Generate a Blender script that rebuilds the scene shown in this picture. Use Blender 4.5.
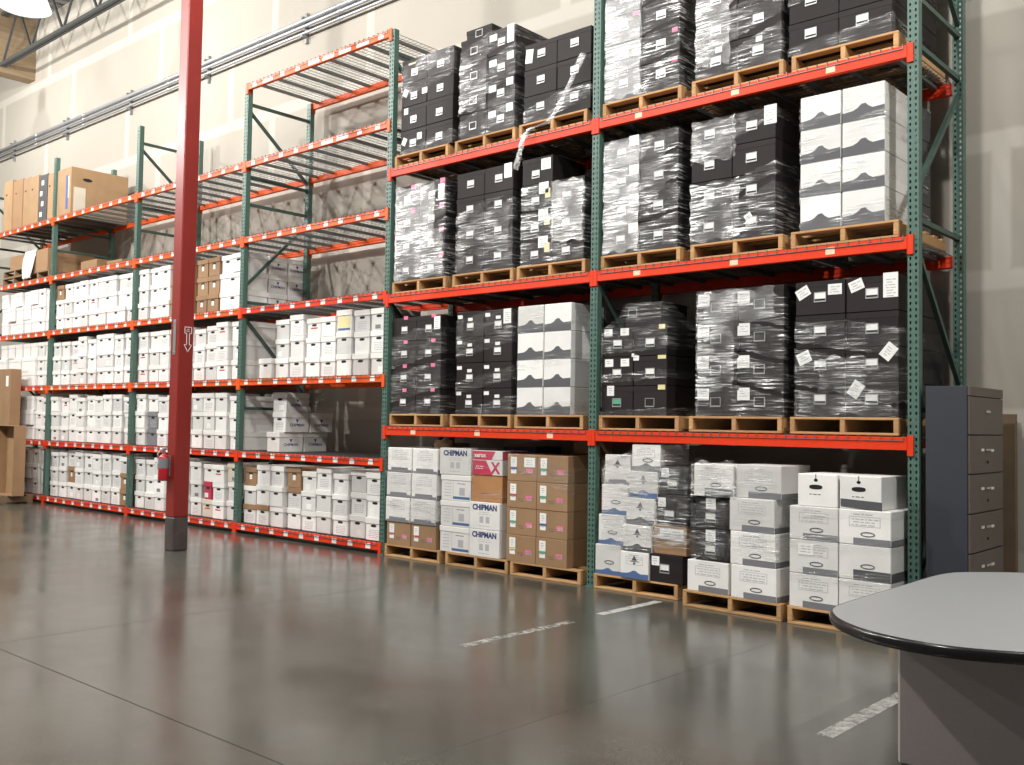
import bpy, math, random
from mathutils import Matrix, Vector
random.seed(7)
for _o in list(bpy.data.objects):
    bpy.data.objects.remove(_o, do_unlink=True)
scene = bpy.context.scene
C = scene.collection

# ------------------------------------------------------------------ camera
F_PX = 983.812
cam_d = bpy.data.cameras.new('camera')
cam_d.sensor_fit = 'HORIZONTAL'; cam_d.sensor_width = 36.0
cam_d.lens = F_PX / 1024 * 36.0; cam_d.clip_start = 0.05; cam_d.clip_end = 200
cam = bpy.data.objects.new('camera', cam_d); C.objects.link(cam)
FW = Vector((-0.66422331, 0.74633816, 0.04226996))
RT = Vector((0.74736345, 0.66421762, 0.01621181))
UP = Vector((0.01597696, -0.04235928, 0.99897469))
m = Matrix(((RT.x, UP.x, -FW.x, 2.76242), (RT.y, UP.y, -FW.y, -7.82038), (RT.z, UP.z, -FW.z, 1.58640), (0, 0, 0, 1)))
cam.matrix_world = m
scene.camera = cam

# ------------------------------------------------------------------ world, lights, exposure
world = bpy.data.worlds.new('world'); scene.world = world; world.use_nodes = True
bg = world.node_tree.nodes['Background']
bg.inputs['Color'].default_value = (1.0, 0.985, 0.96, 1); bg.inputs['Strength'].default_value = 0.15
scene.view_settings.view_transform = 'Standard'; scene.view_settings.look = 'None'
scene.view_settings.gamma = 1.0; scene.view_settings.use_curve_mapping = False
scene.view_settings.exposure = -0.40
LAMP_COLOR = (1.0, 0.98, 0.945)
LAMPS = [  # x, y, z, watts, where
    (-13.17, -1.60, 8.01, 620, 'above the shelf bay left of the red column'),
    (-19.2, -1.60, 8.01, 620, 'above the leftmost shelf bay'),
    (-7.2, -1.9, 8.3, 330, 'above the bay with the empty top shelf'),
    (-1.2, -3.0, 8.5, 420, 'above the wrapped pallets'),
    (4.6, -3.2, 8.0, 2500, 'added out of view to brighten the right wall'),  # added lamp with no known fixture, lifts the right wall
    (-18.5, -6.6, 8.3, 3900, 'over the far open floor'),
    (-12.5, -6.6, 8.3, 3700, 'over the open floor before the red column'),
    (-6.5, -7.0, 8.3, 3000, 'over the middle of the open floor'),
    (-0.4, -7.5, 8.3, 2700, 'over the open floor near the round-ended table'),
]

# ------------------------------------------------------------------ materials
MATS = {}
def nt_of(name):
    mt = bpy.data.materials.new(name); mt.use_nodes = True
    return mt, mt.node_tree, mt.node_tree.nodes['Principled BSDF']
def mat(name, col, rough=0.6, metal=0.0, var=0.0, noise=0.0, nscale=8.0, spec=0.5, bump=0.0, stretch=None, emit=0.0):
    """plain procedural surface: colour, per-object variation, fine noise, bump"""
    if name in MATS: return MATS[name]
    mt, nt, b = nt_of(name)
    b.inputs['Roughness'].default_value = rough; b.inputs['Metallic'].default_value = metal
    b.inputs['Specular IOR Level'].default_value = spec
    col4 = (*col, 1)
    b.inputs['Base Color'].default_value = col4
    src = None
    if noise > 0 or bump > 0:
        tc = nt.nodes.new('ShaderNodeTexCoord'); mp = nt.nodes.new('ShaderNodeMapping')
        if stretch: mp.inputs['Scale'].default_value = stretch
        nt.links.new(tc.outputs['Object'], mp.inputs['Vector'])
        oi = nt.nodes.new('ShaderNodeObjectInfo'); ml = nt.nodes.new('ShaderNodeMath'); ml.operation = 'MULTIPLY'
        ml.inputs[1].default_value = 37.0
        nt.links.new(oi.outputs['Random'], ml.inputs[0]); nt.links.new(ml.outputs[0], mp.inputs['Location'])
        nz = nt.nodes.new('ShaderNodeTexNoise'); nz.inputs['Scale'].default_value = nscale; nz.inputs['Detail'].default_value = 5
        nt.links.new(mp.outputs[0], nz.inputs['Vector'])
        if noise > 0:
            mr = nt.nodes.new('ShaderNodeMapRange')
            mr.inputs['From Min'].default_value = 0.3; mr.inputs['From Max'].default_value = 0.7
            mr.inputs['To Min'].default_value = 1 - noise; mr.inputs['To Max'].default_value = 1 + noise
            nt.links.new(nz.outputs['Fac'], mr.inputs['Value']); src = mr.outputs[0]
        if bump > 0:
            bp = nt.nodes.new('ShaderNodeBump'); bp.inputs['Strength'].default_value = bump; bp.inputs['Distance'].default_value = 0.01
            nt.links.new(nz.outputs['Fac'], bp.inputs['Height']); nt.links.new(bp.outputs[0], b.inputs['Normal'])
    if var > 0:
        oi2 = nt.nodes.new('ShaderNodeObjectInfo'); mr2 = nt.nodes.new('ShaderNodeMapRange')
        mr2.inputs['To Min'].default_value = 1 - var; mr2.inputs['To Max'].default_value = 1 + var * 0.4
        nt.links.new(oi2.outputs['Random'], mr2.inputs['Value'])
        if src is not None:
            mm = nt.nodes.new('ShaderNodeMath'); mm.operation = 'MULTIPLY'
            nt.links.new(src, mm.inputs[0]); nt.links.new(mr2.outputs[0], mm.inputs[1]); src = mm.outputs[0]
        else: src = mr2.outputs[0]
    if src is not None:
        vm = nt.nodes.new('ShaderNodeVectorMath'); vm.operation = 'SCALE'
        vm.inputs[0].default_value = col; nt.links.new(src, vm.inputs['Scale'])
        nt.links.new(vm.outputs[0], b.inputs['Base Color'])
    if emit > 0:
        b.inputs['Emission Color'].default_value = col4; b.inputs['Emission Strength'].default_value = emit
    MATS[name] = mt
    return mt

mat('white_card', (0.80, 0.79, 0.765), 0.62, var=0.24, noise=0.05, nscale=5)
mat('white_lid', (0.82, 0.81, 0.78), 0.6, var=0.10)
mat('cream_card', (0.66, 0.60, 0.49), 0.65, var=0.15, noise=0.05)
mat('brown_card', (0.32, 0.19, 0.097), 0.68, var=0.12, noise=0.07, nscale=4)
mat('tan_card', (0.36, 0.225, 0.115), 0.68, var=0.12, noise=0.07, nscale=4)
mat('orange_card', (0.42, 0.20, 0.075), 0.65, noise=0.05)
mat('black_card', (0.018, 0.0135, 0.0135), 0.6, spec=0.25, var=0.25, noise=0.12, nscale=6)
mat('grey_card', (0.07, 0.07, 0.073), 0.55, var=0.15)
mat('grey_print', (0.20, 0.20, 0.215), 0.6, var=0.1)
mat('dark_print', (0.085, 0.085, 0.092), 0.6, var=0.1)
mat('line_print', (0.43, 0.43, 0.45), 0.6)
mat('blue_print', (0.075, 0.14, 0.30), 0.6)
mat('navy_print', (0.035, 0.05, 0.15), 0.6)
mat('red_print', (0.52, 0.035, 0.085), 0.55)
mat('hole_dark', (0.012, 0.011, 0.010), 0.9)  # on hand holes this black paints the shade inside the box
mat('paper', (0.84, 0.84, 0.82), 0.6, var=0.08)
mat('yellow_paper', (0.74, 0.66, 0.34), 0.6)
mat('pink_paper', (0.80, 0.16, 0.32), 0.6)
mat('green_paper', (0.10, 0.36, 0.22), 0.6)
mat('red_paper', (0.55, 0.06, 0.06), 0.6)
mat('blue_paper', (0.06, 0.10, 0.32), 0.6)
mat('peach_label', (0.86, 0.62, 0.42), 0.6)
mat('holder_metal', (0.42, 0.42, 0.42), 0.4, metal=0.5)
mat('orange_steel', (0.80, 0.105, 0.016), 0.45, spec=0.3, noise=0.05, nscale=12, var=0.08)
mat('red_orange_steel', (0.76, 0.046, 0.010), 0.45, spec=0.3, noise=0.05, nscale=12, var=0.05)
mat('green_steel', (0.072, 0.140, 0.113), 0.45, noise=0.08, nscale=20)
mat('dark_green_steel', (0.045, 0.085, 0.068), 0.5, noise=0.06)
mat('deck_wire', (0.20, 0.205, 0.20), 0.45, metal=0.55)
mat('pallet_wood', (0.50, 0.29, 0.125), 0.75, var=0.22, noise=0.16, nscale=6, stretch=(1.5, 14, 14))
mat('old_wood', (0.26, 0.175, 0.10), 0.8, var=0.25, noise=0.16, nscale=6, stretch=(1.5, 14, 14))
mat('column_red', (0.25, 0.020, 0.015), 0.38, noise=0.06, nscale=3)
mat('column_base_paint', (0.075, 0.058, 0.054), 0.4, noise=0.25, nscale=9)
mat('galvanised', (0.50, 0.52, 0.55), 0.4, metal=0.6, noise=0.06)
mat('strut_steel', (0.27, 0.28, 0.27), 0.5, metal=0.5)
mat('cabinet_blue_grey', (0.034, 0.038, 0.048), 0.5, noise=0.05, nscale=60)
mat('cabinet_taupe', (0.105, 0.084, 0.070), 0.42, noise=0.04, nscale=40)
mat('panel_wood', (0.17, 0.115, 0.07), 0.7, noise=0.1, nscale=5)
mat('chrome', (0.75, 0.75, 0.75), 0.2, metal=0.9)
mat('table_laminate', (0.27, 0.278, 0.285), 0.38, noise=0.035, nscale=180)
mat('table_edge', (0.010, 0.008, 0.009), 0.22)
mat('table_base', (0.40, 0.345, 0.335), 0.55, noise=0.05, nscale=120)
mat('extinguisher_red', (0.50, 0.02, 0.03), 0.3)
mat('hose_white', (0.80, 0.80, 0.78), 0.4)
mat('steel_joist', (0.06, 0.065, 0.065), 0.55, metal=0.3)
mat('plywood', (0.24, 0.17, 0.10), 0.75, noise=0.14, nscale=3, stretch=(1, 0.6, 6))
mat('deck_roof', (0.22, 0.215, 0.20), 0.6)
mat('plastic_sheet', (0.62, 0.60, 0.58), 0.3, noise=0.1, nscale=12)
mat('lamp_white', (1.0, 0.97, 0.90), 0.5, emit=9.0)
mat('lamp_metal', (0.55, 0.56, 0.55), 0.35, metal=0.6)

def make_wall_mat():
    """bare gypsum sheets: lighter bands of joint compound on flush seams"""
    mt, nt, b = nt_of('taped_drywall'); N = nt.nodes; Lk = nt.links
    geo = N.new('ShaderNodeNewGeometry'); sp = N.new('ShaderNodeSeparateXYZ'); Lk.new(geo.outputs['Position'], sp.inputs[0])
    def M(op, a, bb=None, c=None):
        n = N.new('ShaderNodeMath'); n.operation = op
        for i, v in enumerate((a, bb, c)):
            if v is None: continue
            if isinstance(v, (int, float)): n.inputs[i].default_value = v
            else: Lk.new(v, n.inputs[i])
        return n.outputs[0]
    nz = N.new('ShaderNodeTexNoise'); nz.inputs['Scale'].default_value = 1.3; nz.inputs['Detail'].default_value = 6
    Lk.new(geo.outputs['Position'], nz.inputs['Vector'])
    wob = M('MULTIPLY_ADD', nz.outputs['Fac'], 0.05, -0.025)
    zz = M('ADD', M('SUBTRACT', sp.outputs['Z'], 0.48), wob)
    row = M('FLOOR', M('DIVIDE', zz, 1.22))
    fz = M('SUBTRACT', zz, M('MULTIPLY', row, 1.22))
    dz = M('MINIMUM', fz, M('SUBTRACT', 1.22, fz))
    hz = M('SMOOTH_MIN', M('MAXIMUM', M('SUBTRACT', 1.0, M('DIVIDE', dz, 0.11)), 0.0), 1.0, 0.1)
    off = M('MULTIPLY', M('MODULO', M('ADD', row, 20), 2), 1.25)
    xx = M('ADD', M('ADD', M('SUBTRACT', sp.outputs['X'], 0.28 - 3.66 * 20), off), wob)
    fx = M('MODULO', xx, 3.66)
    dx = M('MINIMUM', fx, M('SUBTRACT', 3.66, fx))
    vx = M('MAXIMUM', M('SUBTRACT', 1.0, M('DIVIDE', dx, 0.10)), 0.0)
    tape = M('MINIMUM', M('MULTIPLY', M('MAXIMUM', hz, vx), 2.6), 1.0)
    nz2 = N.new('ShaderNodeTexNoise'); nz2.inputs['Scale'].default_value = 0.7; nz2.inputs['Detail'].default_value = 8
    Lk.new(geo.outputs['Position'], nz2.inputs['Vector'])
    base = N.new('ShaderNodeMixRGB'); base.inputs[1].default_value = (0.35, 0.318, 0.270, 1); base.inputs[2].default_value = (0.425, 0.395, 0.342, 1)
    Lk.new(nz2.outputs['Fac'], base.inputs[0])
    mx = N.new('ShaderNodeMixRGB'); Lk.new(tape, mx.inputs[0]); Lk.new(base.outputs[0], mx.inputs[1]); mx.inputs[2].default_value = (0.485, 0.452, 0.398, 1)
    Lk.new(mx.outputs[0], b.inputs['Base Color']); b.inputs['Roughness'].default_value = 0.8
    MATS['drywall'] = mt
make_wall_mat()

def make_floor_mat():
    mt, nt, b = nt_of('polished_concrete'); N = nt.nodes; Lk = nt.links
    geo = N.new('ShaderNodeNewGeometry')
    def noise(s, d=6, r=0.6):
        n = N.new('ShaderNodeTexNoise'); n.inputs['Scale'].default_value = s; n.inputs['Detail'].default_value = d
        n.inputs['Roughness'].default_value = r; Lk.new(geo.outputs['Position'], n.inputs['Vector']); return n.outputs['Fac']
    a = N.new('ShaderNodeValToRGB'); e = a.color_ramp.elements
    e[0].position = 0.28; e[0].color = (0.058, 0.057, 0.047, 1); e[1].position = 0.74; e[1].color = (0.108, 0.107, 0.091, 1)
    Lk.new(noise(0.45, 9, 0.6), a.inputs[0])
    f = N.new('ShaderNodeMixRGB'); f.blend_type = 'MULTIPLY'; f.inputs[0].default_value = 1.0
    g = N.new('ShaderNodeMapRange'); g.inputs['From Min'].default_value = 0.3; g.inputs['From Max'].default_value = 0.7; g.inputs['To Min'].default_value = 0.88; g.inputs['To Max'].default_value = 1.1
    Lk.new(noise(60, 3, 0.7), g.inputs['Value']); Lk.new(a.outputs[0], f.inputs[1]); Lk.new(g.outputs[0], f.inputs[2])
    Lk.new(f.outputs[0], b.inputs['Base Color'])
    r = N.new('ShaderNodeMapRange'); r.inputs['From Min'].default_value = 0.3; r.inputs['From Max'].default_value = 0.7
    r.inputs['To Min'].default_value = 0.13; r.inputs['To Max'].default_value = 0.26
    Lk.new(noise(0.9, 6), r.inputs['Value']); Lk.new(r.outputs[0], b.inputs['Roughness'])
    b.inputs['Specular IOR Level'].default_value = 0.5
    MATS['concrete'] = mt
make_floor_mat()

def make_film_mat():
    """clear stretch film: see-through sheet with glossy streaky creases, milkier where layers pile up (object value 'milk')"""
    mt = bpy.data.materials.new('stretch_film'); mt.use_nodes = True; nt = mt.node_tree; N = nt.nodes; Lk = nt.links
    N.clear(); out = N.new('ShaderNodeOutputMaterial')
    tc = N.new('ShaderNodeTexCoord'); mp = N.new('ShaderNodeMapping')
    mp.inputs['Rotation'].default_value = (0, math.radians(-16), 0); mp.inputs['Scale'].default_value = (2.4, 2.4, 48)
    Lk.new(tc.outputs['Object'], mp.inputs['Vector'])
    oi = N.new('ShaderNodeObjectInfo'); ml = N.new('ShaderNodeMath'); ml.operation = 'MULTIPLY'; ml.inputs[1].default_value = 61
    Lk.new(oi.outputs['Random'], ml.inputs[0]); Lk.new(ml.outputs[0], mp.inputs['Location'])
    nz = N.new('ShaderNodeTexNoise'); nz.inputs['Scale'].default_value = 1.5; nz.inputs['Detail'].default_value = 7; nz.inputs['Roughness'].default_value = 0.7
    nz.inputs['Distortion'].default_value = 0.6
    Lk.new(mp.outputs[0], nz.inputs['Vector'])
    big = N.new('ShaderNodeTexNoise'); big.inputs['Scale'].default_value = 3.2; big.inputs['Detail'].default_value = 3
    Lk.new(tc.outputs['Object'], big.inputs['Vector'])
    rp = N.new('ShaderNodeMapRange'); rp.inputs['From Min'].default_value = 0.51; rp.inputs['From Max'].default_value = 0.63
    Lk.new(nz.outputs['Fac'], rp.inputs['Value'])
    rb = N.new('ShaderNodeMapRange'); rb.inputs['From Min'].default_value = 0.38; rb.inputs['From Max'].default_value = 0.66
    Lk.new(big.outputs['Fac'], rb.inputs['Value'])
    at = N.new('ShaderNodeAttribute'); at.attribute_type = 'OBJECT'; at.attribute_name = 'milk'
    mm = N.new('ShaderNodeMath'); mm.operation = 'MULTIPLY'; Lk.new(rp.outputs[0], mm.inputs[0]); Lk.new(rb.outputs[0], mm.inputs[1])
    m2 = N.new('ShaderNodeMath'); m2.operation = 'MULTIPLY_ADD'; m2.use_clamp = True
    Lk.new(mm.outputs[0], m2.inputs[0]); mk = N.new('ShaderNodeMath'); mk.operation = 'MULTIPLY'; mk.inputs[1].default_value = 1.5; Lk.new(at.outputs['Fac'], mk.inputs[0]); Lk.new(mk.outputs[0], m2.inputs[1]); ah = N.new('ShaderNodeAttribute'); ah.attribute_type = 'OBJECT'; ah.attribute_name = 'haze'; Lk.new(ah.outputs['Fac'], m2.inputs[2])
    bp = N.new('ShaderNodeBump'); bp.inputs['Strength'].default_value = 0.55; bp.inputs['Distance'].default_value = 0.02
    Lk.new(nz.outputs['Fac'], bp.inputs['Height'])
    tr = N.new('ShaderNodeBsdfTransparent'); tr.inputs['Color'].default_value = (0.97, 0.97, 0.97, 1)
    gl = N.new('ShaderNodeBsdfGlossy'); gl.inputs['Roughness'].default_value = 0.2; gl.inputs['Color'].default_value = (0.95, 0.95, 0.95, 1)
    df = N.new('ShaderNodeBsdfDiffuse'); df.inputs['Color'].default_value = (0.85, 0.85, 0.85, 1)
    Lk.new(bp.outputs[0], gl.inputs['Normal'])
    g2 = N.new('ShaderNodeMixShader'); g2.inputs[0].default_value = 0.38; Lk.new(gl.outputs[0], g2.inputs[1]); Lk.new(df.outputs[0], g2.inputs[2])
    mx = N.new('ShaderNodeMixShader'); Lk.new(m2.outputs[0], mx.inputs[0]); Lk.new(tr.outputs[0], mx.inputs[1]); Lk.new(g2.outputs[0], mx.inputs[2])
    Lk.new(mx.outputs[0], out.inputs['Surface']); MATS['film'] = mt
make_film_mat()

def make_worn_paint():
    mt, nt, b = nt_of('worn_white_paint'); N = nt.nodes; Lk = nt.links
    geo = N.new('ShaderNodeNewGeometry'); nz = N.new('ShaderNodeTexNoise'); nz.inputs['Scale'].default_value = 11; nz.inputs['Detail'].default_value = 10; nz.inputs['Roughness'].default_value = 0.75
    Lk.new(geo.outputs['Position'], nz.inputs['Vector'])
    at = N.new('ShaderNodeAttribute'); at.attribute_type = 'OBJECT'; at.attribute_name = 'wear'
    sb = N.new('ShaderNodeMath'); sb.operation = 'SUBTRACT'; Lk.new(nz.outputs['Fac'], sb.inputs[0]); Lk.new(at.outputs['Fac'], sb.inputs[1])
    r = N.new('ShaderNodeMapRange'); r.inputs['From Min'].default_value = -0.12; r.inputs['From Max'].default_value = 0.12
    Lk.new(sb.outputs[0], r.inputs['Value']); Lk.new(r.outputs[0], b.inputs['Alpha'])
    b.inputs['Base Color'].default_value = (0.50, 0.50, 0.47, 1); b.inputs['Roughness'].default_value = 0.5
    MATS['worn_paint'] = mt
make_worn_paint()

# ------------------------------------------------------------------ mesh helpers
class MB:
    def __init__(s): s.v = []; s.f = []
    def box(s, x0, x1, y0, y1, z0, z1):
        n = len(s.v)
        s.v += [(x0,y0,z0),(x1,y0,z0),(x1,y1,z0),(x0,y1,z0),(x0,y0,z1),(x1,y0,z1),(x1,y1,z1),(x0,y1,z1)]
        s.f += [tuple(n+i for i in q) for q in ((0,3,2,1),(4,5,6,7),(0,1,5,4),(1,2,6,5),(2,3,7,6),(3,0,4,7))]
        return s
    def quad(s, *p):
        n = len(s.v); s.v += list(p); s.f.append(tuple(range(n, n+len(p)))); return s
    def cbox(s, x0, x1, y0, y1, z0, z1, c=0.006):
        """box with chamfered edges"""
        n = len(s.v); X = (x0, x1); Y = (y0, y1); Z = (z0, z1); idx = {}
        for i in (0, 1):
            for j in (0, 1):
                for k in (0, 1):
                    sx, sy, sz = (1 - 2*i) * c, (1 - 2*j) * c, (1 - 2*k) * c
                    for ax, p in enumerate(((X[i], Y[j]+sy, Z[k]+sz), (X[i]+sx, Y[j], Z[k]+sz), (X[i]+sx, Y[j]+sy, Z[k]))):
                        idx[(i, j, k, ax)] = len(s.v); s.v.append(p)
        cx, cy, cz = (x0+x1)/2, (y0+y1)/2, (z0+z1)/2
        def add(keys):
            q = [idx[k] for k in keys]
            a, b_, c_ = (Vector(s.v[q[0]]), Vector(s.v[q[1]]), Vector(s.v[q[2]]))
            nrm = (b_-a).cross(c_-a); mid = sum((Vector(s.v[i]) for i in q), Vector()) / len(q) - Vector((cx, cy, cz))
            s.f.append(tuple(q if nrm.dot(mid) > 0 else q[::-1]))
        for i in (0, 1):
            add([(i,0,0,0),(i,1,0,0),(i,1,1,0),(i,0,1,0)]); add([(0,i,0,1),(1,i,0,1),(1,i,1,1),(0,i,1,1)]); add([(0,0,i,2),(1,0,i,2),(1,1,i,2),(0,1,i,2)])
        for a in (0, 1):
            for b_ in (0, 1):
                add([(0,a,b_,1),(1,a,b_,1),(1,a,b_,2),(0,a,b_,2)]); add([(a,0,b_,0),(a,1,b_,0),(a,1,b_,2),(a,0,b_,2)]); add([(a,b_,0,0),(a,b_,1,0),(a,b_,1,1),(a,b_,0,1)])
                for k in (0, 1): add([(a,b_,k,0),(a,b_,k,1),(a,b_,k,2)])
        return s
    def bar(s, a, b, w, h=None):
        """square bar between two points"""
        h = h or w; a = Vector(a); b = Vector(b); d = (b-a).normalized()
        u = d.cross(Vector((0,0,1)));
        if u.length < 1e-4: u = Vector((1,0,0))
        u.normalize(); v = u.cross(d).normalized(); u *= w/2; v *= h/2
        n = len(s.v)
        for p in (a, b): s.v += [tuple(p-u-v), tuple(p+u-v), tuple(p+u+v), tuple(p-u+v)]
        s.f += [tuple(n+i for i in q) for q in ((0,1,2,3),(7,6,5,4),(0,4,5,1),(1,5,6,2),(2,6,7,3),(3,7,4,0))]
        return s
    def tube(s, pts, r, seg=10):
        n0 = len(s.v); P = [Vector(p) for p in pts]; k = len(P)
        for i, p in enumerate(P):
            d = (P[min(i+1, k-1)] - P[max(i-1, 0)]).normalized()
            u = d.cross(Vector((0,0,1)))
            if u.length < 1e-3: u = Vector((1,0,0))
            u.normalize(); v = d.cross(u)
            for j in range(seg):
                t = 2*math.pi*j/seg; s.v.append(tuple(p + u*math.cos(t)*r + v*math.sin(t)*r))
        for i in range(k-1):
            for j in range(seg):
                a = n0+i*seg+j; b = n0+i*seg+(j+1) % seg; s.f.append((a, b, b+seg, a+seg))
        s.f.append(tuple(n0+j for j in range(seg))[::-1]); s.f.append(tuple(n0+(k-1)*seg+j for j in range(seg)))
        return s
    def lathe(s, prof, seg=24, c=(0,0,0)):
        n0 = len(s.v)
        for r, z in prof:
            for j in range(seg):
                t = 2*math.pi*j/seg; s.v.append((c[0]+r*math.cos(t), c[1]+r*math.sin(t), c[2]+z))
        for i in range(len(prof)-1):
            for j in range(seg):
                a = n0+i*seg+j; b = n0+i*seg+(j+1) % seg; s.f.append((a, b, b+seg, a+seg))
        return s
    def plate(s, poly, y, t=0.0015):
        """polygon given in (x,z) facing -y, with thickness t"""
        n = len(s.v); k = len(poly)
        s.v += [(p[0], y-t, p[1]) for p in poly] + [(p[0], y, p[1]) for p in poly]
        area = sum(poly[i][0]*poly[(i+1) % k][1]-poly[(i+1) % k][0]*poly[i][1] for i in range(k))
        o = list(range(n, n+k)); o = o if area > 0 else o[::-1]
        s.f.append(tuple(o))
        for i in range(k): s.f.append((n+i, n+k+i, n+k+(i+1) % k, n+(i+1) % k))
        return s
    def mesh(s, name, m, smooth=False):
        me = bpy.data.meshes.new(name); me.from_pydata(s.v, [], s.f); me.materials.append(MATS[m])
        if smooth:
            for p in me.polygons: p.use_smooth = True
        me.update(); return me

def put(name, me, parent=None, loc=(0,0,0), rot=(0,0,0), scale=None):
    o = bpy.data.objects.new(name, me); C.objects.link(o)
    o.parent = parent; o.location = loc; o.rotation_euler = rot
    if scale: o.scale = scale
    return o
def tag(o, label, cat, group=None):
    o['label'] = label; o['category'] = cat
    if group: o['group'] = group
    return o
def thing(name, label, cat, loc=(0,0,0), rz=0.0, group=None):
    o = bpy.data.objects.new(name, None); C.objects.link(o); o.empty_display_size = 0.1
    o.location = loc; o.rotation_euler = (0, 0, rz)
    return tag(o, label, cat, group)
def struct(name, me, loc=(0,0,0)):
    o = put(name, me, None, loc); o['kind'] = 'structure'; return o
CACHE = {}
def cached(key, fn):
    if key not in CACHE: CACHE[key] = fn()
    return CACHE[key]
def text_mesh(s, size, m, bold=0.0):
    def f():
        cu = bpy.data.curves.new('lettering', 'FONT'); cu.body = s; cu.size = size; cu.align_x = 'CENTER'; cu.align_y = 'CENTER'; cu.extrude = 0.0006; cu.offset = bold
        cu.resolution_u = 2
        o = bpy.data.objects.new('tmp', cu); C.objects.link(o)
        dg = bpy.context.evaluated_depsgraph_get(); me = bpy.data.meshes.new_from_object(o.evaluated_get(dg))
        bpy.data.objects.remove(o, do_unlink=True)
        me.materials.clear(); me.materials.append(MATS[m]); return me
    return cached(('text', s, size, m, bold), f)
HALF = math.pi / 2
ORD = ['first', 'second', 'third', 'fourth', 'fifth', 'sixth', 'seventh', 'eighth', 'ninth', 'tenth']

# ------------------------------------------------------------------ setting
YW = 1.35                                   # face of the back wall
X0, X1, Y0, ZC = -27.0, 9.0, -16.0, 10.55
struct('wall_back', MB().box(X0, X1, YW, YW+0.2, -0.05, ZC).mesh('wall_back', 'drywall'))
struct('wall_left', MB().box(X0-0.2, X0, Y0, YW+0.2, -0.05, ZC).mesh('wall_left', 'drywall'))
fl = struct('floor', MB().box(X0, X1, Y0, YW+0.2, -0.20, -0.012).mesh('floor', 'hole_dark'))
xj = [X0, -20.0, -16.0, -12.22, -8.37, -4.52, -0.67, 3.18, X1]; yj = [Y0, -12.7, -8.88, -5.06, YW]
for i in range(len(xj)-1):
    for j in range(len(yj)-1):
        g = 0.003; ga, gb = ((.001 if abs(xj[k]+.67) < .01 else g) for k in (i, i+1))
        put('slab', MB().cbox(xj[i]+ga, xj[i+1]-gb, yj[j]+g, yj[j+1]-(g if j < 3 else 0), -0.06, 0.0, 0.001).mesh('slab', 'concrete'), fl)
cb = MB(); nrib = 120; pit = (X1-X0)/nrib
for i in range(nrib):
    x = X0+i*pit
    cb.quad((x, Y0, ZC), (x, YW+.2, ZC), (x+pit*.5, YW+.2, ZC), (x+pit*.5, Y0, ZC))
    cb.quad((x+pit*.5, Y0, ZC), (x+pit*.5, YW+.2, ZC), (x+pit*.6, YW+.2, ZC+.06), (x+pit*.6, Y0, ZC+.06))
    cb.quad((x+pit*.6, Y0, ZC+.06), (x+pit*.6, YW+.2, ZC+.06), (x+pit*.9, YW+.2, ZC+.06), (x+pit*.9, Y0, ZC+.06))
    cb.quad((x+pit*.9, Y0, ZC+.06), (x+pit*.9, YW+.2, ZC+.06), (x+pit, YW+.2, ZC), (x+pit, Y0, ZC))
struct('ceiling', cb.mesh('ceiling', 'deck_roof'))
struct('trim_1', MB().box(-20.35, -20.0, -6.0, YW, 9.18, ZC).mesh('trim_1', 'plywood'))

# open-web roof joists running along the wall
def joist(y, label, zb=9.28, zt=10.45, x0=-19.95, x1=8.5):
    t = thing('roof_joist', label, 'roof joist', (0, 0, zb), group='roof joists')
    for nm, z in (('bottom_chord', 0.04), ('top_chord', zt-zb)):
        put(nm, MB().box(x0, x1, y-0.07, y-0.012, z-0.04, z+0.03).box(x0, x1, y+0.012, y+0.07, z-0.04, z+0.03).mesh(nm, 'steel_joist'), t)
    a, bm = 0.75, None
    me1 = cached('webA', lambda: MB().bar((0,0,0.05), (a,0,1.14), 0.04).mesh('web_rod', 'steel_joist'))
    me2 = cached('webB', lambda: MB().bar((0,0,1.14), (a,0,0.05), 0.04).mesh('web_rod', 'steel_joist'))
    n = int((x1-x0)/a)
    for i in range(n):
        put('web_rod', me1 if i % 2 == 0 else me2, t, (x0+i*a, y, 0))
joist(0.62, 'dark steel open-web roof joist nearest the back wall')
joist(-3.2, 'dark steel open-web roof joist over the aisle')

# conduits on the wall
for k, (z, r, nm) in enumerate(((7.83, 0.036, 'thick top'), (7.74, 0.028, 'middle'), (7.63, 0.024, 'thin bottom'))):
    o = put('conduit', MB().tube([(X0+1, YW-0.09, z), (4.0, YW-0.09, z)], r, 10).mesh('conduit', 'galvanised', True))
    tag(o, f'{nm} galvanised conduit of the three running along the wall', 'conduit', 'conduits on the back wall')
    for x in (-17.3, -19.6, -13.9, -11.0, -8.9):
        put('coupling', MB().tube([(x-.05, YW-0.09, z), (x+.05, YW-0.09, z)], r*1.2, 10).mesh('coupling', 'galvanised', True), o)
sm = MB().box(-0.022, 0.022, -0.05, 0.0, -0.24, 0.24).box(-0.03, 0.03, -0.13, -0.05, -0.16, -0.135).box(-.03, .03, -.13, -.05, .142, .162).mesh('strut_bracket', 'strut_steel')
for k, x in enumerate((-20.93, -18.19, -15.42, -12.63, -9.80, -7.0, -4.2)):
    tag(put('strut_bracket', sm, None, (x, YW, 7.73)), ['steel strut bracket holding conduits, farthest left', 'steel strut bracket holding conduits, second from left', 'steel strut bracket holding conduits, third from left',
        'steel strut bracket holding conduits, just right of the red column', 'steel strut bracket holding conduits, above the empty top shelf', 'steel strut bracket holding conduits, sixth from left', 'steel strut bracket holding conduits, seventh from left'][k], 'bracket', 'conduit brackets')

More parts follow.
